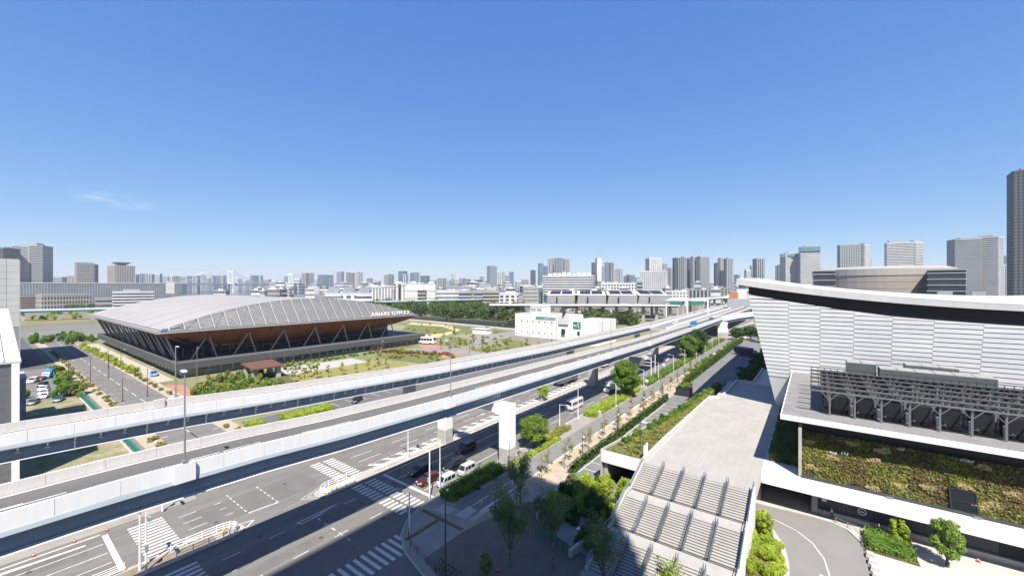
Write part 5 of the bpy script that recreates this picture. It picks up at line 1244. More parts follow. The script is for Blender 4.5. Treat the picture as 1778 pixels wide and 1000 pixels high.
S4 = shrub_src('shrub', 'mid-green shrub on the narrow planter deck beside the plaza', LEAF, 900, .1, .9, 'shrubs on the planter deck')
S6 = shrub_src('shrub', 'green shrub in the planting bed before the gymnastics hall', LEAF, 600, .14, 1, 'green shrubs before the gymnastics hall')
S7 = shrub_src('shrub', 'olive shrub in the planting bed before the gymnastics hall', LEAFO, 600, .14, 1, 'olive shrubs before the gymnastics hall')
SC = shrub_src('shrub', 'clipped shrub in the car park edge beside the side street', LEAF, 900, .12, 1, 'car park edge shrubs')
for i in range(96):
    n = R.uniform(-33.6, -23.4); t = R.uniform(47.5, 65.3)
    if t < 52 and n < -25: continue
    lit = t > 55.5; shrub(S2 if lit and R.random() < .75 else S1, (n, t, .1), R.uniform(1., 1.8), R.uniform(1.3, 2.8))  # mixed shrubs, with light and dark leaves also colouring in sun and shade
for i in range(34):
    t = R.uniform(56.5, 70.5); n = R.uniform(-7.0, lerp([(56,-3.2),(64,-3.8),(70.5,-6.6)], t)); shrub(S3, (n, t, .1), R.uniform(.7, 1.2), R.uniform(.9, 1.9))
for i in range(64):
    t = R.uniform(67, 130); n = lerp([(66,-29.4),(69,-29.1),(88,-26.2),(108,-24.8),(131,-22.6)], t)+R.uniform(0, .9); shrub(S4, (n, t, 6), R.uniform(.6, 1.2), R.uniform(.7, 1.5))
mass('ground_cover', 'olive ground cover over the planter deck beside the plaza', 'ground cover', LEAFO, [((R.uniform(lerp([(66,-29.2),(88,-26),(108,-24.6),(131,-22.8)], t), -23.2 if t < 100 else -22.5), t, 6.02), R.uniform(.6,1.2), R.uniform(.3,.7)) for t in [R.uniform(67.5,129) for _ in range(230)]], 150, .15)
def inpoly(pts):
    xs = [p[0] for p in pts]; ys = [p[1] for p in pts]
    while True:
        a, b = R.uniform(min(xs), max(xs)), R.uniform(min(ys), max(ys)); c = False
        for i in range(len(pts)):
            (x1, y1), (x2, y2) = pts[i], pts[i-1]
            if (y1 > b) != (y2 > b) and a < (x2-x1)*(b-y1)/(y2-y1)+x1: c = not c
        if c: return a, b
for i in range(80):
    a, b = inpoly([(335,682),(350,664),(440,650),(488,656),(500,680),(420,694),(350,706)]); shrub(S6 if R.random() < .6 else S7, P(a, b), R.uniform(1, 2.2), R.uniform(1., 3.6))
for i in range(22): a, b = inpoly([(650,617),(690,607),(790,622),(745,632)]); shrub(S7, P(a, b), R.uniform(1, 1.8))
mass('rust_shrubbery', 'rust-coloured shrub row by the red path', 'shrubs', LEAFR, [(P(647+u*5.6+R.uniform(-3,3), 610+u*.32+R.uniform(-2,2)), R.uniform(1.2,2), R.uniform(1.2,2.2)) for u in range(26)], 150, .28)
mass('roadside_shrubbery', 'mixed green shrubs filling the roadside bank beyond the hedge', 'shrubs', LEAF, [((R.uniform(-41,-37) if t > 175 else R.uniform(-48.6,-46.6), t, .1), R.uniform(1.1,2.2), R.uniform(1,2)) for t in [R.uniform(140,292) for _ in range(120)]], 170, .26)
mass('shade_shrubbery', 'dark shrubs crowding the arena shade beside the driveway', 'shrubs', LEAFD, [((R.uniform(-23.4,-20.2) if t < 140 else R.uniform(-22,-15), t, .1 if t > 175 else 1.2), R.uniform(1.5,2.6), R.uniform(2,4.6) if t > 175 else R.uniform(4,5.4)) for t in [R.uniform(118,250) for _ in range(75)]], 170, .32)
mass('street_shrubbery', 'low olive shrubs lining both pavements of the side street', 'shrubs', LEAFO, [((-95-i*3.6+R.uniform(-1,1), 24.3 if i % 2 else 37.6, .1), R.uniform(.9,1.7), R.uniform(.8,1.8)) for i in range(64)], 150, .24)
mass('garden_shrubbery', 'light shrub belt along the left side of the gymnastics hall', 'shrubs', LEAFL, [(P(a, 601+(a-140)*.5+R.uniform(-4,4)), R.uniform(1.2,2.3), R.uniform(1.2,2.8)) for a in [140+i*2.2 for i in range(46)]], 170, .3)
for i, (a, b, r, h) in enumerate(((122,687,3.6,5.4),(134,686,3,4.6),(110,672,2.8,4.4),(114,660,2.8,4.2),(97,652,2.8,4.2))): tree('street_tree', 'bushy tree on the car park edge by the side street', P(a, b), h, r, LEAFO if i % 2 else LEAF, 2600, .2, group='bushy trees on the car park edge')
for a, b, r, h in ((140,691,1.6,2),(95,691,1.2,2.6),(44,692,1.6,2.8)): shrub(SC, P(a, b), r, h)
for i in range(24): a, b = inpoly([(40,600),(60,585),(165,585),(160,600)]); shrub(SC, P(a, b), R.uniform(1.5, 3.2), R.uniform(3, 6))
# hedges
def hedge(label, n0, n1, t0, t1, h, leafm, dens=26, s=.17, z0=.1, group=None, core=.25):
    m = MB(); A = (n1-n0)*(t1-t0)+2*h*(t1-t0)+2*h*(n1-n0)
    m.box(n0+core, n1-core, t0+core, t1-core, z0, z0+h-core)
    for i in range(int(A*dens)):
        r = R.random()*A; bulge = .12*math.sin(R.uniform(0, 6.28))
        if r < (n1-n0)*(t1-t0): p = Vector((R.uniform(n0,n1), R.uniform(t0,t1), z0+h)); d = Vector((0,0,1))
        elif r < (n1-n0)*(t1-t0)+2*h*(t1-t0): sd_ = R.choice((0,1)); p = Vector((n1 if sd_ else n0, R.uniform(t0,t1), z0+R.uniform(0,h))); d = Vector((1 if sd_ else -1,0,.3))
        else: sd_ = R.choice((0,1)); p = Vector((R.uniform(n0,n1), t1 if sd_ else t0, z0+R.uniform(0,h))); d = Vector((0,1 if sd_ else -1,.3))
        p += rdir()*.13+d*(.1*math.sin(p.x*1.7+p.y*1.1)+.06); leaf(m, p, s*R.uniform(.6,1.3), (d+rdir()*.8).normalized())
    return tag(m.build('hedge', leafm, loc=((n0+n1)/2, (t0+t1)/2, z0)), label, 'hedge', group)
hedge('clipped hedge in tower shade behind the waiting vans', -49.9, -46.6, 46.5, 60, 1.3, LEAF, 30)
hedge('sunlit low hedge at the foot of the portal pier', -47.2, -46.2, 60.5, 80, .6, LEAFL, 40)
hedge('small hedge end with rusty tips by the driveway crossing', -49.8, -47.6, 76, 87.5, .8, LEAFO, 30)
hedge('bright clipped hedge between the minibus and the path', -49.8, -46.3, 98.5, 119, 1.3, LEAFL, 24)
hedge('long clipped hedge under the large dark tree', -49.7, -46.4, 119.3, 134, 1.2, LEAFL, 20)
hedge('long roadside hedge strip running on toward the slip road', -49.7, -46.2, 143, 292, 1.1, LEAF, 9, .26)
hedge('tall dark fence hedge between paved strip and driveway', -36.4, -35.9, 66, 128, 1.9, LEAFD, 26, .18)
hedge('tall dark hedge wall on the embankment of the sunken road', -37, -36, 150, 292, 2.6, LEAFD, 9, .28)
hedge('trimmed hedge in the wedge bed on the arena pavement', 5.6, 10.2, 71.2, 75.6, 1.0, LEAF, 40, .14)
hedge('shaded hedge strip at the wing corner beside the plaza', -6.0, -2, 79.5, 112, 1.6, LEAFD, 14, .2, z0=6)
hedge('row of green shrubs in the frontage road bed', -112.5, -108, 48, 61, 1.3, LEAFL, 20)
hedge('small square shrub bed at the frontage road corner', -114.5, -110.5, 40.5, 44, 1.0, LEAFL, 20)
mass('park_shrubbery', 'scattered light shrubs and young plants across the park by the canal', 'shrubs', LEAFO, [(P(*inpoly([(700,560),(880,566),(900,600),(880,618),(780,604),(720,586)])), R.uniform(1,2.2), R.uniform(.8,2.2)) for _ in range(70)], 120, .3)
mass('lawn_shrubbery', 'low green shrubs dotted along the front of the gymnastics hall podium', 'shrubs', LEAF, [(P(500+u*5.6+R.uniform(-3,3), 634-u*.75+R.uniform(-2,2)), R.uniform(.9,1.8), R.uniform(.7,1.5)) for u in range(36)], 120, .26)
# planting on the green wall
m = MB(); m2 = MB()
for i in range(15000):
    n = R.uniform(-1.5, 46); s = R.random(); p = Vector(gw(n, s))
    if 14 < n < 16.6 and s < .42: continue
    d = Vector((0,-.95,.3)); leaf(m if (math.sin(n*.8+s*3)+math.sin(n*2.3-s*5)*.6+R.uniform(-.9,.9)) > 0 else m2, p+d*R.uniform(.02,.28), R.uniform(.1,.24), (d+rdir()*.9).normalized())
o = m.build('green_wall_leaves', leafmat('wall_green', (.12,.14,.025), (.25,.26,.055), .7), lw); o['kind'] = 'stuff'
o = m2.build('green_wall_brown', leafmat('wall_brown', (.09,.075,.03), (.22,.17,.065), .7), lw); o['kind'] = 'stuff'
for i, (a, b) in enumerate(((1403,769),(1480,774),(1445,795),(1408,808),(1520,802),(1515,844),(1560,838),(1610,843),(1675,845),(1715,823),(1722,870),(1762,860),(1700,872),(1535,790))):
    r = (a-CXP)/FPX; Y0 = (CAMH-9)*FPX/(b-HYP); q = P(a, b, 9.0)
    s = max(.05, min(.9, (ZD(b, .8*77-.6*q[0])-6.25)/6.0)); c = Vector(gw(q[0]*76.5/q[1] if False else (( .8*r-.6)/(.8+.6*r))*76.6, s))
    m = MB()
    for j in range(260): an_ = R.uniform(0, 6.28); q_ = math.sqrt(R.random())*(1+.25*math.sin(3*an_+i)); d = Vector((.75*q_*math.cos(an_), -R.uniform(.05,.4), .34*q_*math.sin(an_))); leaf(m, c+d, .12, (Vector((0,-1,.2))+rdir()*.7).normalized())
    m.build('straw_tuft', STRAW, lw)
for i, (a, b) in enumerate(((1447,785),(1467,786),(1525,784),(1540,781),(1567,781),(1680,802),(1690,801))):
    r = (a-CXP)/FPX; n = ((.8*r-.6)/(.8+.6*r))*77.; c = Vector(gw(n, max(.1, min(.97, (ZD(b, .8*77.6-.6*n)-6.25)/6.0)))); m = MB()
    for j in range(34): leaf(m, c+Vector((R.uniform(-.4,.4), -R.uniform(.1,.4), R.uniform(-.16,.16))), .07, (Vector((0,-1,.4))+rdir()*.6).normalized())
    m.build('white_blossom', WHITE, lw)
# wood beyond the canal
def wood(name, label, polypx, n, hh, s, leafm, nl, zb=0):
    m = MB()
    for i in range(n):
        a, b = inpoly(polypx); p = Vector(P(a, b)); h = R.uniform(*hh); rr = h*R.uniform(.32, .5)
        bl = [(p+Vector((R.uniform(-.5,.5)*rr, R.uniform(-.5,.5)*rr, h*R.uniform(.18, .85))), rr*R.uniform(.45, .8)) for _ in range(8)]
        cloud(m, bl, nl, s); m.tube(p, p+Vector((0,0,h*.5)), .3, .2, 4)
    o = m.build(name, leafm, kind='stuff'); tag(o, label, 'wood'); return o
wood('wood', 'dense dark green wood beyond the canal', [(615,532),(700,531),(905,536),(905,562),(760,553),(640,546)], 330, (11, 16), .9, LEAFW, 260)
wood('wood', 'dark green wood behind the pump station', [(1010,553),(1050,551),(1110,556),(1108,566),(1020,572)], 60, (8, 12), .75, LEAFW, 330)
wood('wood', 'trees among the low buildings far left', [(110,531),(200,531),(215,540),(120,540)], 22, (6, 9), .8, LEAFW, 200)
wood('wood', 'green strip of trees below the blue guideway', [(40,545),(160,541),(190,550),(60,560)], 16, (4, 6), .8, LEAFL, 160)
wood('wood', 'brownish tree rows before the solar sheds', [(950,538),(1160,541),(1150,546),(960,543)], 40, (3, 5), .6, LEAFR, 120)
# ================================================================ vehicles (built facing -y, base on z = 0)
PT = {k: mat('car_paint_'+k, c, .3, .03, 1, spec=.6) for k, c in dict(white=(.75,.76,.77), silver=(.52,.54,.56), black=(.012,.013,.016), red=(.085,.012,.016), blue=(.05,.2,.5), navy=(.02,.03,.09), grey=(.12,.13,.14), orange=(.45,.12,.05), teal=(.06,.16,.16), sky=(.1,.32,.7)).items()}  # red is deepened for the shade on the car at the stop line
def vehicle(name, L, Wd, prof, glass, wheels, wr=.32, belt=.95, th=.12, paint='white', box=None, label='', cat='car', group=None):
    v = thing(name, label, cat, (0,0,0), group); hw = Wd/2; zt = max(z for _, z in prof)
    X = lambda z: hw*(1-th*max(0, z-belt)/max(.1, zt-belt))
    rings = [[(s*X(z)*(1 if abs(s) > .9 else 1), y, z) for y, z in prof] for s in (-1, -.93, .93, 1)]
    for k in (0, 3): rings[k] = [(p[0]*1.0, p[1]*.985, .02+p[2]*.985 if p[2] > belt else p[2]) for p in rings[k]]
    MB().loft(rings).build('body', PT[paint], v)
    for nm, pts in glass:
        if nm == 'side_window':
            for s in (-1, 1):
                m = MB(); m.poly([(s*(X(z)+.012), y, z) for y, z in (pts if s < 0 else pts[::-1])]); m.build(nm, GLASSD, v)
        else:
            (y0, z0), (y1, z1) = pts; d = .02 if nm == 'windscreen' else -.02
            MB().poly([(-X(z0)*.9, y0-d, z0+.01), (X(z0)*.9, y0-d, z0+.01), (X(z1)*.88, y1-d, z1+.01), (-X(z1)*.88, y1-d, z1+.01)]).build(nm, GLASSD, v)
    w0 = None
    for y in wheels:
        for s in (-1, 1):
            ty = MB().tube((s*(hw-.2), y, wr), (s*(hw+.02), y, wr), wr, wr, 12).build('tyre', RUBBER, v)
            MB().tube((s*(hw-.0), y, wr), (s*(hw+.035), y, wr), wr*.6, wr*.55, 10).build('rim', CHROME, ty)
    y0 = min(y for y, z in prof); y1 = max(y for y, z in prof)
    for s in (-1, 1):
        MB().box(s*hw*.62-.17, s*hw*.62+.17, y0-.03, y0+.1, .62, .82).build('headlight', LAMPG, v)
        MB().box(s*hw*.72-.12, s*hw*.72+.12, y1-.08, y1+.03, .75, 1.0).build('tail_light', REDL, v)
    MB().box(-.22, .22, y0-.04, y0+.02, .42, .56).build('number_plate', WHITE, v)
    for s in (-1, 1): MB().box(s*(hw+.02)-.1 if s < 0 else hw+.0, -hw+.0 if s < 0 else hw+.14, -L*.22, -L*.2+.06, belt, belt+.16).build('door_mirror', PT[paint], v)
    if box:
        MB().box(-box[0]/2, box[0]/2, box[1], box[2], box[3], box[4]).build('cargo_box', PT['white'] if paint != 'navy' else PT['navy'], v)
        MB().box(-.5, .5, box[1], box[2], .5, box[3]-.01).build('chassis', STEELD, v)
    return v
SED = [(-2.25,.3),(2.2,.3),(2.25,.95),(1.75,1.02),(1.25,1.42),(-.35,1.45),(-1.05,.98),(-2.15,.82),(-2.28,.6)]
sedan = vehicle('car', 4.5, 1.75, SED, [('windscreen',((-1.02,1.0),(-.4,1.42))),('rear_window',((1.72,1.05),(1.28,1.4))),('side_window',[(-.9,1.02),(1.5,1.05),(1.2,1.36),(-.33,1.38)])], (-1.4,1.35), paint='red', label='red car with shade-darkened paint waiting at the stop line')
VAN = [(-1.68,.3),(1.68,.3),(1.7,1.2),(1.6,1.86),(-.95,1.88),(-1.45,1.12),(-1.68,.95),(-1.72,.6)]
kei = vehicle('van', 3.4, 1.48, VAN, [('windscreen',((-1.44,1.15),(-.98,1.8))),('rear_window',((1.69,1.15),(1.62,1.75))),('side_window',[(-1.2,1.12),(-.45,1.12),(-.45,1.7),(-.9,1.7)]),('side_window',[(-.35,1.12),(.5,1.12),(.5,1.7),(-.35,1.7)]),('side_window',[(.62,1.12),(1.5,1.12),(1.46,1.7),(.62,1.7)])], (-1.15,1.1), .28, 1.0, .1, 'silver', label='silver-white van nearest the stop line in the kerb lane', cat='van')
MPV = [(-2.35,.3),(2.35,.3),(2.4,1.1),(2.2,1.88),(-.6,1.9),(-1.4,1.15),(-2.3,.95),(-2.4,.6)]
mpv = vehicle('van', 4.8, 1.82, MPV, [('windscreen',((-1.38,1.18),(-.65,1.84))),('rear_window',((2.38,1.15),(2.24,1.78))),('side_window',[(-1.15,1.15),(-.1,1.15),(-.1,1.74),(-.6,1.74)]),('side_window',[(0,1.15),(1.05,1.15),(1.05,1.74),(0,1.74)]),('side_window',[(1.15,1.15),(2.2,1.15),(2.05,1.74),(1.15,1.74)])], (-1.5,1.45), .33, 1.05, .12, 'black', label='black minivan in the middle lane beside the silver vans', cat='van')
BUS = [(-3.5,.4),(3.5,.4),(3.5,2.5),(3.35,2.72),(-3.1,2.72),(-3.45,1.35),(-3.55,.9)]
bus = vehicle('minibus', 7, 2.1, BUS, [('windscreen',((-3.42,1.4),(-3.14,2.5)))]+[('side_window',[(-2.8+i*1.2,1.4),(-1.75+i*1.2,1.4),(-1.75+i*1.2,2.25),(-2.8+i*1.2,2.25)]) for i in range(5)], (-2.2,2.1), .4, 1.3, .06, 'white', label='white minibus driving past the clipped hedge', cat='minibus')
CAB = [(-3.2,.4),(-1.5,.4),(-1.5,2.2),(-2.5,2.3),(-3.05,1.5),(-3.25,1.0)]
truck = vehicle('truck', 6.4, 2.1, CAB, [('windscreen',((-3.02,1.5),(-2.6,2.2))),('side_window',[(-2.8,1.4),(-1.8,1.4),(-1.8,2.05),(-2.5,2.05)])], (-2.4,2.0), .42, 1.3, .06, 'white', (2.2,-1.4,3.2,.8,3.1), label='white box truck following the minibus', cat='truck')
bigt = vehicle('truck', 10, 2.5, [(-5,.5),(-3,.5),(-3,2.9),(-4.4,2.9),(-4.95,1.8),(-5.05,1.0)], [('windscreen',((-4.93,1.8),(-4.5,2.8))),('side_window',[(-4.6,1.7),(-3.4,1.7),(-3.4,2.5),(-4.4,2.5)])], (-4,1.8,3.2), .5, 1.6, .05, 'navy', (2.5,-2.8,5,1.0,3.6), label='dark navy lorry parked in the arena shade on the sunken road', cat='truck')
G_ = lambda a, b, z=0: P(a, b, z)
sedan.location = (-55.3, 48.8, 0); kei.location = (-51.9, 49.9, 0); mpv.location = (-55.3, 55.4, 0)
copy_tree(kei, (-52.0, 55.2, 0), 0, 'silver-white van queued behind the first one in the kerb lane')
copy_tree(sedan, (-59.3, 50.2, 0), 0, 'black car in the viaduct shade at the stop line', mats={'body': PT['black'], 'door_mirror': PT['black']})
copy_tree(mpv, (-59.2, 62.6, 0), 0, 'black car queued in the viaduct shade beside the portal pier')
bus.location = (-55.2, 103.5, 0); truck.location = (-54.6, 127.5, 0); bigt.location = (-27.6, 232, .15); bigt.rotation_euler = (0, 0, .9); bigt.scale = (1.2,)*3
copy_tree(bigt, (-71.5, 128, 0), math.pi, 'dark box lorry on the far carriageway under the viaduct', mats={'body': PT['grey'], 'cargo_box': PT['grey']})
copy_tree(sedan, (-55.5, 195, 0), 0, 'white car coming along the road by the sign gantry', mats={'body': PT['white'], 'door_mirror': PT['white']})
copy_tree(mpv, (-56, 238, 0), 0, 'white van far along the road beside the dark trees', mats={'body': PT['white'], 'door_mirror': PT['white']})
copy_tree(truck, (-73, 165, 0), math.pi, 'white truck on the far carriageway in viaduct shade')
copy_tree(truck, (-53.0, 236, zn(236)-1.03), 0, 'blue truck on the elevated road', mats={'body': PT['sky'], 'cargo_box': PT['blue']})
copy_tree(sedan, (-54.6, 292, zn(292)-1.03), 0, 'red car on the elevated road far behind the blue truck', mats={'body': PT['red']})
copy_tree(truck, (-71, 268, zm(268)-.97), 0, 'white truck on the far middle carriageway')
copy_tree(sedan, (-111.2, 69.8, 0), .6, 'dark car parked under the elevated ramp', mats={'body': PT['black'], 'door_mirror': PT['black']})
copy_tree(mpv, (-117, 74.5, 0), .5, 'black van parked under the elevated ramp')
copy_tree(sedan, P(267, 652), 1.4, 'blue car parked beside the gymnastics hall podium', mats={'body': PT['sky'], 'door_mirror': PT['sky']}, scale=1.2)
copy_tree(bus, P(741, 597), 1.9, 'white bus standing at the end of the gymnastics hall podium', scale=1.6)
for a, b, c, s, lab in ((70,660,'orange',sedan,'orange-red car in the car park'),(57,664,'white',mpv,'white van at the car park entrance row'),(85,655,'sky',truck,'blue-cabbed truck in the car park'),(74,670,'black',sedan,'black car between white ones in the car park'),(76,677,'white',sedan,None),(77,684,'white',sedan,None),(78,690,'white',sedan,None),(108,686,'white',sedan,'white car parked against the car park shrubs'),(58,701,'grey',sedan,'dark grey car parked on the grass edge'),(102,696,'teal',sedan,'dark teal car parked on the grass edge')):
    copy_tree(s, P(a, b), math.pi/2-.35, lab or 'white car in the car park row', None if lab else 'white cars in the car park row', mats={'body': PT[c], 'door_mirror': PT[c], 'cargo_box': PT[c]})
for i in range(14):
    p = P(60+i*8+R.uniform(-2,2), 588+R.uniform(-5,6)); c = R.choice(('white','black','grey','silver')); copy_tree(R.choice((sedan, mpv)), p, R.uniform(0, 3), f'{c} vehicle parked in the far yard beyond the side street', f'{c} vehicles in the far yard', mats={'body': PT[c], 'door_mirror': PT[c]})
for i in range(16):
    p = P(985+i*11+R.uniform(-3,3), 543+R.uniform(-1.5,1.5)); copy_tree(R.choice((truck, mpv)), p, R.uniform(0, 3), 'white vehicle parked before the solar sheds', 'white vehicles before the solar sheds', mats={'body': PT['white'], 'cargo_box': PT['white']})

# ================================================================ street furniture
def lamp_post(label, loc, h, arm, arml=2.0, m=GALV, name='street_lamp', group=None, head=(.9,.3,.14), r=.09):
    t = thing(name, label, 'lamp', loc, group); o = Vector(loc); a = Vector((math.cos(arm), math.sin(arm), 0))
    MB().tube(o, o+Vector((0,0,h)), r*1.25, r*.7, 8).build('pole', m, t); MB().box(o.x-.2, o.x+.2, o.y-.2, o.y+.2, o.z, o.z+.3).build('base', m, t)
    if arml > 0: MB().tube(o+Vector((0,0,h-.12)), o+a*arml+Vector((0,0,h+.1)), r*.5, r*.4, 6).build('arm', m, t)
    c = o+a*(arml+.3)+Vector((0,0,h+.05)); MB().obox((c.x, c.y, c.z), head, arm).build('lamp_head', LAMPG if arml > 0 else WHITE, t)
    return t
for i, (n, t, h) in enumerate(((-50.3, 12.6, 9), (-50.3, 49.4, 9.5), (-50.3, 118, 10), (-50.3, 156, 10))):
    lamp_post('tall lamp post rising from the white parapet pedestal of the elevated road', (n, t, zn(t)+.1), h, math.pi, 0 if i == 0 else .8, name='viaduct_lamp', group='lamp posts on the elevated road parapet', head=(.9,.35,.16), r=.075)
for t in (20.2, 92, 190): lamp_post('lamp post on the outer parapet of the bracketed ramp', (-85.5, t, zfar(t)), 8.5, 0, .6, name='viaduct_lamp', group='lamp posts on the ramp parapet')
for n, t, h, ar, lab in ((-65.6, 52.5, 6.2, math.pi, 'white median lamp post with drum-shaped lamp by the hatching'), (-50.2, 46.8, 8.5, math.pi, 'white lamp post at the stop line corner'), (-50.1, 96, 8.4, math.pi, 'white lamp post at the driveway crossing by the minibus'), (-49.9, 86, 6.0, 0, 'shorter white post lamp before the driveway crossing')):
    lamp_post(lab, (n, t, .13), h, ar, 1.9, STEELW)
for t in (112, 136, 152, 172, 190, 212, 232, 250, 270): lamp_post('white street lamp along the hedge strip', (-46.2, t, .13), 6.6, math.pi if t % 3 else 0, 1.6, STEELW, group='street lamps along the hedge strip')
for a, b, h in ((119,672,9),(157,663,9),(189,656,9),(213,697,7),(256,688,9),(210,640,8),(188,640,8)): lamp_post('dark street lamp along the side street', P(a, b), h, 1.5, .8, STEELD, group='dark lamps along the side street')
for a, b, h in ((342,675,14),(663,642,12),(893,600,9),(815,598,9),(985,570,9)): lamp_post('slim grey park light pole', P(a, b), h, 0, .5, GALV, group='slim park light poles')
lamp_post('dark plaza lamp column on the planter deck', (-24.6, 70.5, 6), 5, 0, .5, STEELD); lamp_post('dark slim lamp column in the forecourt', (-35.3, 33.8, .13), 10.5, 0, 0, STEELD, head=(.2,.2,.2))
lamp_post('dark bollard-height path lamp beside the hedge', (-46.1, 52, .13), 4.4, 0, 0, STEELD, head=(.3,.3,.2)); lamp_post('pale lamp column among the hedge in tower shade', (-46.0, 60.4, .13), 5.6, 0, 0, GALV, head=(.2,.2,.3))
for n, t in ((-37.6, 74), (-37.6, 92), (-37.6, 110), (-37.6, 128)): lamp_post('dark pedestrian lamp on the paved strip', (n, t, .13), 4.2, 0, 0, STEELD, group='dark lamps on the paved strip', head=(.3,.3,.25))
# traffic signals
SIGB = mat('signal_case', (.35,.38,.4), .5, .1, 2)
def signal(label, loc, h, arm, arml, ped=True, group=None):
    t = thing('traffic_signal', label, 'traffic signal', loc, group); o = Vector(loc); a = Vector((math.cos(arm), math.sin(arm), 0)); q = Vector((-a.y, a.x, 0))
    MB().tube(o, o+Vector((0,0,h)), .13, .09, 8).build('pole', STEELW, t)
    if arml: MB().tube(o+Vector((0,0,h-.5)), o+a*arml+Vector((0,0,h-.1)), .07, .05, 6).build('arm', STEELW, t)
    c = o+a*(arml+.1)+Vector((0,0,h-.45)); cs = MB().obox((c.x, c.y, c.z), (1.25, .22, .45), arm); cs = cs.build('signal_case', SIGB, t)
    for i, lm in enumerate((mat('lens_red', (.4,.02,.02), .2, 0), mat('lens_amber', (.4,.22,.02), .2, 0), mat('lens_green', (.02,.3,.22), .2, 0))):
        p = c+a*(.38*(i-1))+Vector((0,0,.22)); MB().tube(p-q*.1, p-q*.16, .15, .15, 10).build('lens', lm, cs)
    if ped:
        p = o+Vector((0,0,2.6))+a*.25; pc = MB().obox((p.x, p.y, p.z), (.4, .3, .8), arm).build('pedestrian_signal', SIGB, t)
        MB().obox((p.x-q.x*.16, p.y-q.y*.16, p.z+.45), (.25, .02, .25), arm).build('lens', MT['lens_red'], pc)
    return t
signal('white signal pole at the stop line beside the red car', (-50.5, 44.8, .13), 8.2, math.pi, 2.4)
signal('twin signal pole on the left median nose', (-66.3, 12.2, .16), 7.4, math.pi, .4)
signal('second pole of the pair on the left median nose with crossing arm', (-65.4, 12.6, .16), 7.2, 0, 1.2)
signal('forecourt corner signal with pale horizontal heads', (-46.2, 37.2, .13), 5.4, math.pi, 2.2)
signal('far signal pole beside the viaduct pier base', (-80.9, 17.5, .13), 5.5, 0, 1.5)
# white pipe fences
def fence(label, pts, h=1.0, rails=3, step=2.2, m=WHITE, r=.035, z=.15, group=None, name='guard_fence', cat='fence'):
    t = thing(name, label, cat, (pts[0][0], pts[0][1], z), group)
    P3 = [Vector((p[0], p[1], z)) for p in pts]; acc = 0
    for k in range(rails):
        mm = MB(); hz = h*(k+1)/rails; mm.path([p+Vector((0,0,hz)) for p in P3], r, 5); mm.build('rail', m, t)
    for a, b in zip(P3, P3[1:]):
        L = (b-a).length; nn_ = max(1, int(L/step))
        for i in range(nn_): p = a.lerp(b, i/nn_); MB().tube(p, p+Vector((0,0,h+.08)), r*1.4, r*1.4, 6).build('post', m, t)
    MB().tube(P3[-1], P3[-1]+Vector((0,0,h+.08)), r*1.4, r*1.4, 6).build('post', m, t)
    return t
nz = nose(-67.7, -65.1, 37, 1, 2)
fence('white guard fence wrapping the median nose by the crosswalk', [(-67.7, 40.4)]+nz+[(-65.1, 40.4)], 1.0, 3, 1.6, r=.05)
fence('white pipe fence along the median beside the hatching', [(-66.0, 45), (-66.0, 61.8)], 1.0, 3, 2.4, r=.03)
fence('white pipe fence along the median beyond the portal pier', [(-66.0, 66), (-66.0, 128)], 1.0, 3, 3, r=.03)
nz2 = nose(-67.7, -65.1, 20.6, -1, 2)
fence('white guard fence wrapping the left median nose', [(-67.7, 15.5)]+nz2+[(-65.1, 15.5)], 1.0, 3, 1.5, r=.05)
fence('white pipe fence along the left median', [(-67.6, -20), (-67.6, 11)], 1.0, 4, 2.4)
fence('white rail beside the cycle path in tower shade', [(-42.4, 45.8), (-42.4, 62)], .9, 1, 2.6, z=.13)
fence('dark kerb rail around the forecourt corner', [(-43.5, 35.2), (-39, 34), (-33, 33.4)], .9, 2, 1.6, STEELD, z=.13)
fence('short dark rail at the tactile corner', [(-46.9, 37.8), (-45, 36.1)], .9, 2, 1.6, STEELD, z=.13)
fence('teal court fence along the side street lot', [(-188, 20.2), (-108, 20.2)], 1.8, 5, 3.2, mat('fence_teal', (.03,.26,.2), .5, .1, 1), r=.06, z=.1)
fence('teal court fence on the car park far side', [(-262, 19.2), (-215, 17.5)], 2.2, 6, 3.2, MT['fence_teal'], r=.07, z=.1)
fence('black bar gate across the driveway', [(-34, 96.5), (-30.2, 97.5)], 1.6, 2, .35, STEELD, z=.13, name='bar_gate', cat='gate')
fence('dark railing along the fence hedge', [(-36.6, 66), (-36.6, 128)], 1.5, 2, 2.4, STEELD, z=.13)
fence('low chain railing along the arena pavement', [(2.5, 76.2), (5.2, 75.2), (6.8, 73.2)], .8, 2, 1.2, GALV, z=.13)
fence('white guard rail on the far pavement edge', [(-81.6, 46), (-81.6, 120)], .8, 2, 3, z=.13)
# green glass enclosure and walls at the foot of the bank
en = thing('glass_fence', 'green glass panel fence around the cycle stands', 'fence', (-29, 47, .13))
GG = mat('green_glass', (.10,.24,.2), .2, .1, 1, spec=.7)
pts = [(-33.5, 51.5), (-31.8, 48.6), (-28.6, 46.8), (-25.4, 46.2)]
for a, b in zip(pts, pts[1:]):
    a, b = Vector(a), Vector(b); n_ = 3
    for i in range(n_):
        p, q = a.lerp(b, i/n_), a.lerp(b, (i+.93)/n_); d = (q-p).normalized(); u = Vector((-d.y, d.x))*.02
        MB().hexa([(p.x-u.x,p.y-u.y,.25),(q.x-u.x,q.y-u.y,.25),(q.x+u.x,q.y+u.y,.25),(p.x+u.x,p.y+u.y,.25),(p.x-u.x,p.y-u.y,1.7),(q.x-u.x,q.y-u.y,1.7),(q.x+u.x,q.y+u.y,1.7),(p.x+u.x,p.y+u.y,1.7)]).build('glass_panel', GG, en)
        MB().box(p.x-.04, p.x+.04, p.y-.04, p.y+.04, .13, 1.8).build('post', STEELD, en)
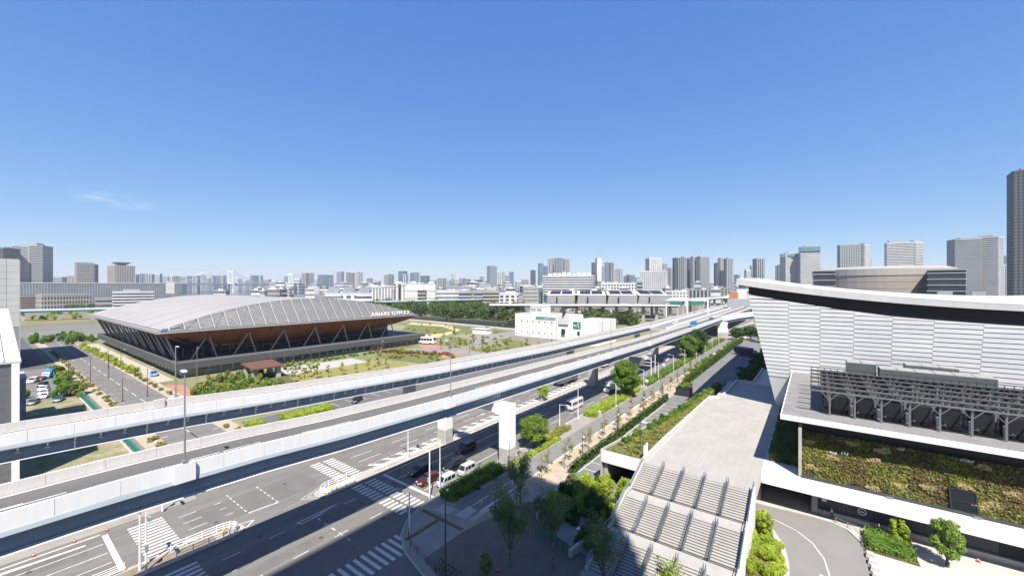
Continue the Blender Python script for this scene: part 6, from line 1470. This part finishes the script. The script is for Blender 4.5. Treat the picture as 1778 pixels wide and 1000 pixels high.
rw = thing('retaining_wall', 'low grey retaining wall of the planted bank', 'wall', (-33, 52, .13)); MB().hexa([(-33.4,50.5,0),(-33,50.5,0),(-35.6,65,0),(-36,65,0),(-33.4,50.5,1.0),(-33,50.5,1.0),(-35.6,65,1.0),(-36,65,1.0)]).build('wall', CONC, rw)
rw = thing('retaining_wall', 'short grey retaining wall beside the lowest stair flight', 'wall', (-24.5, 48, .13)); MB().hexa([(-25.4,46,0),(-25,46,0),(-23.6,52,0),(-24,52,0),(-25.4,46,1.1),(-25,46,1.1),(-23.6,52,1.8),(-24,52,1.8)]).build('wall', CONC, rw)
tb = thing('picnic_table', 'pale slatted table among the bank shrubs', 'table', (-25.3, 50.2, .8))
for i in range(5): MB().box(-26.1+i*.34, -25.82+i*.34, 49.5, 50.9, 1.75, 1.8).build('slat', WHITE, tb)
for dx, dy in ((-25.9,49.7),(-24.7,49.7),(-25.9,50.7),(-24.7,50.7)): MB().box(dx-.05, dx+.05, dy-.05, dy+.05, .1, 1.75).build('leg', STEELD, tb)
MB().box(-26.2, -24.4, 49.9, 50.5, .5, .6).build('foot_shelf', STEELD, tb)
# delineator posts, cones, bollards, boxes
def deline(label, loc, group):
    t = thing('delineator_post', label, 'road post', loc, group); x, y, z = loc
    MB().tube((x,y,z),(x,y,z+.06),.16,.13,8).build('foot', STEELD, t); MB().tube((x,y,z+.06),(x,y,z+.85),.05,.045,8).build('post', ORANGE, t); MB().tube((x,y,z+.6),(x,y,z+.7),.055,.055,8).build('band', WHITE, t); return t
d0 = deline('orange-red delineator post along the hatched median edge', (-69.6, 47, 0), 'delineators along the hatched median')
for i in range(1, 14): copy_tree(d0, (-69.6, 47+i*4.1+(3 if i > 3 else 0), 0))
def cone(label, loc, group):
    t = thing('traffic_cone', label, 'cone', loc, group); x, y, z = loc
    MB().box(x-.2, x+.2, y-.2, y+.2, z, z+.04).build('foot', ORANGE, t); MB().tube((x,y,z+.04),(x,y,z+.55),.13,.03,10).build('cone_body', ORANGE, t); MB().tube((x,y,z+.28),(x,y,z+.38),.095,.075,10).build('band', WHITE, t); return t
for n, t in ((10.6, 76.9), (16.6, 76.3), (13.6, 77.1)): cone('orange traffic cone on the arena pavement by the dark wall', (n, t, .13), 'orange cones on the arena pavement')
for n, t in ((-80.9, 1.4), (-80.9, 4.6), (-80.9, 8.2), (-80.9, 11.4)): cone('red cone at the road edge below the viaduct girder', (n, t, 0), 'red cones below the viaduct girder')
cone('red cone standing alone in the shaded forecourt', (-31, 38.4, .13), None)
for i, n in enumerate((-5.6, -3.2, -.9)):
    b = thing('bollard', 'short dark bollard outside the garage opening', 'bollard', (n, 77.0, .13), 'bollards outside the garage opening'); MB().tube((n,77,.13),(n,77,.9),.07,.07,8).build('post', STEELD, b); MB().tube((n,77,.9),(n,77,.98),.09,.03,8).build('cap', GALV, b)
for n, t in ((-66.2, 36.6), (-66.3, 21)):
    b = thing('marker_bollard', 'yellow marker drum on the median nose', 'bollard', (n, t, .16), 'yellow median markers'); MB().tube((n,t,.16),(n,t,1.0),.22,.18,10).build('drum', YELLOW, b); MB().tube((n,t,.6),(n,t,.72),.225,.22,10).build('band', WHITE, b)
for n, t, lab in ((-46.0, 100.4, 'pale utility cabinet at the hedge end by the crossing'), (-45.9, 135.6, 'pale utility cabinet under the large dark tree'), (-28.2, 64.6, 'pale bin-shaped cabinet among the bank shrubs')):
    b = thing('utility_cabinet', lab, 'cabinet', (n, t, .13)); MB().box(n-.4, n+.4, t-.3, t+.3, .25, 1.6).build('case', CONCW, b); MB().box(n-.34, n+.34, t-.33, t-.31, .4, 1.5).build('door', TC['P'], b); MB().box(n-.45, n+.45, t-.35, t+.35, .13, .25).build('plinth', CONC, b)
vb = thing('vent_box', 'black louvred vent box with plants on top by the driveway', 'vent', (-33.6, 137, .13)); MB().box(-35.6, -31.4, 135, 139, .13, 2.6).build('casing', BLACK, vb)
for i in range(6): MB().box(-35.5, -31.5, 134.9, 134.99, .4+i*.36, .6+i*.36).build('louvre', STEELD, vb)
for i in range(12): shrub(S4, (R.uniform(-35,-32), R.uniform(135.5,142), 2.4), R.uniform(.8,1.3), 1.2)
# sign gantry over the near carriageway
sg = thing('sign_gantry', 'white two-post sign gantry seen from behind near the dark tree', 'gantry', (-48.9, 152, .13))
for n, t in ((-48.9, 152), (-49.3, 158)): MB().tube((n,t,.13),(n,t,8.6),.16,.13,8).build('post', STEELW, sg)
for z in (5.2, 6.4, 7.6): MB().tube((-48.9,152,z),(-57.5,152,z),.1,.1,6).build('beam', STEELW, sg)
MB().box(-57.4, -51.5, 151.8, 151.9, 4.9, 8.0).build('sign_back', GALV, sg)
m = MB(); 
for i in range(5): m.box(-57+i*1.3, -56.9+i*1.3, 151.7, 151.79, 4.9, 8)
m.build('sign_stiffeners', STEELG, sg)
for n, t, lab in ((-46.4, 139.5, 'white square road sign on a post by the hedge gap'), (-50.0, 172, 'white square road sign further along the hedge')):
    s = thing('road_sign', lab, 'sign', (n, t, .13)); MB().tube((n,t,.13),(n,t,2.8),.05,.05,6).build('post', STEELW, s); MB().box(n-.6, n+.6, t-.05, t-.01, 2.0, 2.8).build('sign_plate', WHITE, s)
# plaza stone seats on the arena pavement and raised beds
slab('round_bed', [(-7.9,55.5),(-3.0,55.5),(-3.0,61),(-3.7,64.8),(-5.2,68),(-6.9,70.6),(-7.9,71.4)], 0, .22, SOIL)
m = MB(); rim = [(-2.85,50),(-2.8,58),(-3.0,61.5),(-3.6,65),(-5.0,68.3),(-6.7,71),(-7.9,72)]
for a, b in zip(rim, rim[1:]):
    m.hexa([(a[0]-.5,a[1]-.15,0),(a[0]+.45,a[1]+.15,0),(b[0]+.45,b[1]+.15,0),(b[0]-.5,b[1]-.15,0),(a[0]-.5,a[1]-.15,.2),(a[0]+.45,a[1]+.15,.2),(b[0]+.45,b[1]+.15,.2),(b[0]-.5,b[1]-.15,.2)])
o = m.build('kerb', KERB); o['kind'] = 'structure'
slab('arena_pavement', [(-8,75.7),(-1,76.3),(1.8,76.2),(3.8,75.2),(5.1,72.6),(5.6,69),(5.8,60),(5.8,45),(60,45),(60,77.69),(-.3,77.69),(-.3,86),(-8,86)], -.05, .13, mat('arena_paving', (.50,.48,.44), .85, .08, .4, fine=.1))
m = MB(); ln = [(-8,72.6),(-4.5,72.0),(-2,70.7),(-.2,68.6),(1.0,65.6),(1.5,62),(1.5,50)]
for a, b in zip(ln, ln[1:]): seg(m, a, b, .16)
m.build('lane_line', PAINT, bpy.data.objects['lower_road'])
m = MB(); m.poly([(.5,61.8,.004),(2.6,61.2,.004),(2.6,59.6,.004),(.5,60.2,.004)][::-1]); m.build('road_panel', PAINT, bpy.data.objects['lower_road'])
patch('wedge_bed', [(5.3,70.6),(10.6,70.6),(10.4,76),(5.3,75.9)], .14, SOIL)
for i, (n, t) in enumerate(((5.8,69.5),(5.9,68),(6,66.5),(6,65))):
    b = thing('stone_seat', 'rough grey stone block along the curved kerb', 'stone', (n, t, .13), 'stone blocks along the curved kerb'); MB().hexa([(n-.5,t-.5,.13),(n+.4,t-.55,.13),(n+.45,t+.5,.13),(n-.45,t+.45,.13),(n-.4,t-.4,.6),(n+.3,t-.42,.55),(n+.33,t+.4,.6),(n-.35,t+.36,.63)]).build('block', CONC, b)
for n, lab in ((22.6, 'small white service truck at the shutter with teal stripe'), (26.4, 'second white service cart with teal stripe by the shutter')):
    c_ = copy_tree(kei, (n, 75.6, .13), .2, lab, mats={'body': PT['white'], 'door_mirror': PT['white']}); c_.scale = (.8,.8,.9)
    MB().box(-.76, .76, -1.6, 1.5, .45, .75).build('stripe', PT['teal'], c_)
# cycles parked by the forecourt kerb
def bicycle(label, loc, rz, group):
    t = thing('bicycle', label, 'bicycle', (0,0,0), group)
    for y in (-.5, .5):
        m = MB()
        for i in range(14): a0, a1 = 6.2832*i/14, 6.2832*(i+1)/14; m.tube((0,y+.32*math.cos(a0),.34+.32*math.sin(a0)), (0,y+.32*math.cos(a1),.34+.32*math.sin(a1)), .025, .025, 4)
        m.build('wheel', RUBBER, t)
    m = MB(); m.path([(0,-.5,.34),(0,-.38,.85),(0,.15,.78),(0,.0,.34),(0,-.38,.7)], .025, 5); m.path([(0,0,.34),(0,.5,.34),(0,.15,.78)], .022, 5); m.build('frame', GALV, t)
    m = MB(); m.path([(-.28,-.3,.98),(0,-.38,.98),(.28,-.3,.98)], .02, 5); m.tube((0,-.38,.8),(0,-.38,.98),.02,.02,5); m.build('handlebar', STEELD, t)
    MB().box(-.08, .08, .08, .32, .86, .93).build('saddle', BLACK, t)
    t.location = loc; t.rotation_euler = (0,0,rz); return t
b0 = bicycle('bicycle parked by the forecourt kerb rail', (-37.2, 34.8, .13), .5, 'bicycles by the kerb rail')
for i in range(1, 6): copy_tree(b0, (-37.2+i*.7, 34.7-i*.05, .13), .5+R.uniform(-.1,.1))
# people
def skin(verts, edges, radii, m, name, parent):
    me = bpy.data.meshes.new(name); me.from_pydata(verts, edges, []); ob = bpy.data.objects.new(name, me); col.objects.link(ob)
    ob.modifiers.new('s', 'SKIN'); ob.modifiers.new('b', 'SUBSURF').levels = 1
    for i, r in enumerate(radii): me.skin_vertices[0].data[i].radius = (r, r)
    me.skin_vertices[0].data[0].use_root = True
    bpy.context.view_layer.update(); dg = bpy.context.evaluated_depsgraph_get(); m2 = bpy.data.meshes.new_from_object(ob.evaluated_get(dg))
    bpy.data.objects.remove(ob); bpy.data.meshes.remove(me); m2.materials.clear(); m2.materials.append(m); m2.polygons.foreach_set('use_smooth', [True]*len(m2.polygons))
    o = bpy.data.objects.new(name, m2); col.objects.link(o); o.parent = parent; return o
SKINM = mat('skin', (.5,.33,.24), .5, 0); HAIR = mat('hair', (.02,.016,.013), .6, 0)
def person(label, loc, rz, top, trousers, stride=.22):
    t = thing('person', label, 'person', loc); t.rotation_euler = (0,0,rz)
    V = [(0,0,.95),(0,0,1.12),(0,0,1.38),(0,-.01,1.5),(0,-.02,1.62),(0,-.02,1.7),
         (.18,0,1.4),(.24,.08,1.12),(.23,-.04,.9),(.22,-.08,.8),(-.18,0,1.4),(-.24,-.1,1.12),(-.22,-.22,.93),(-.21,-.26,.84),
         (.1,0,.9),(.1,-stride*.5,.5),(.1,-stride,.08),(.1,-stride-.16,.04),(-.1,0,.9),(-.1,stride*.25,.5),(-.1,stride,.1),(-.1,stride-.14,.05)]
    Ed = [(0,1),(1,2),(2,3),(3,4),(4,5),(2,6),(6,7),(7,8),(8,9),(2,10),(10,11),(11,12),(12,13),(0,14),(14,15),(15,16),(16,17),(0,18),(18,19),(19,20),(20,21)]
    Rr = [.14,.13,.14,.055,.1,.085,.06,.05,.04,.035,.06,.05,.04,.035,.085,.06,.045,.045,.085,.06,.045,.045]
    skin(V, Ed, Rr, SKINM, 'body', t)
    idx = [1,0,2,6,7,10,11]; mp = {1:0,0:1,2:2,6:3,7:4,10:5,11:6}
    skin([V[i] for i in idx], [(0,1),(0,2),(2,3),(3,4),(2,5),(5,6)], [.155,.155,.165,.08,.065,.08,.065], top, 'shirt', t)
    skin([V[i] for i in (0,14,15,16,18,19,20)], [(0,1),(1,2),(2,3),(0,4),(4,5),(5,6)], [.155,.1,.078,.065,.1,.078,.065], trousers, 'trousers', t)
    m = MB(); rings = [[(math.cos(a)*r, math.sin(a)*r-.005, z) for a in [6.2832*i/10 for i in range(10)]] for r, z in ((.1,1.64),(.115,1.7),(.095,1.77),(.04,1.81))]
    m.loft(rings); m.build('hair', HAIR, t, smooth=True)
    for s in (-1, 1): MB().box(s*.1-.045, s*.1+.045, (-stride-.2 if s > 0 else stride-.2), (-stride+.06 if s > 0 else stride+.06), 0, .08).build('shoe', BLACK, t)
    return t
person('person in dark clothes walking past the service wall', (7.2, 75.9, .13), 1.4, mat('cloth_black', (.015,.015,.018), .8, 0), mat('cloth_black2', (.02,.02,.025), .8, 0))
person('person in a white shirt beside a bicycle at the dark wall', (2.1, 77.3, .13), 1.6, mat('cloth_white', (.7,.7,.7), .8, 0), mat('cloth_grey', (.12,.12,.13), .8, 0), .1)
copy_tree(b0, (1.2, 77.2, .13), 1.7, 'bicycle held by the person in a white shirt', 'bicycle at the dark wall')
# ================================================================ haze over the whole district
hz = MB().box(-6500, 6500, -1500, 6500, -1.2, 215).build('haze', mat('haze_air', (1,1,1), 1, 0), kind='stuff')
hm = bpy.data.materials['haze_air']; hn = hm.node_tree; hn.nodes.remove(hn.nodes['Principled BSDF'])
pv = hn.nodes.new('ShaderNodeVolumePrincipled'); pv.inputs['Color'].default_value = (.86,.93,1,1); pv.inputs['Density'].default_value = .00009; pv.inputs['Anisotropy'].default_value = .2
hn.links.new(pv.outputs[0], hn.nodes['Material Output'].inputs['Volume'])
tag(hz, 'thin pale haze hanging over the whole district', 'haze')
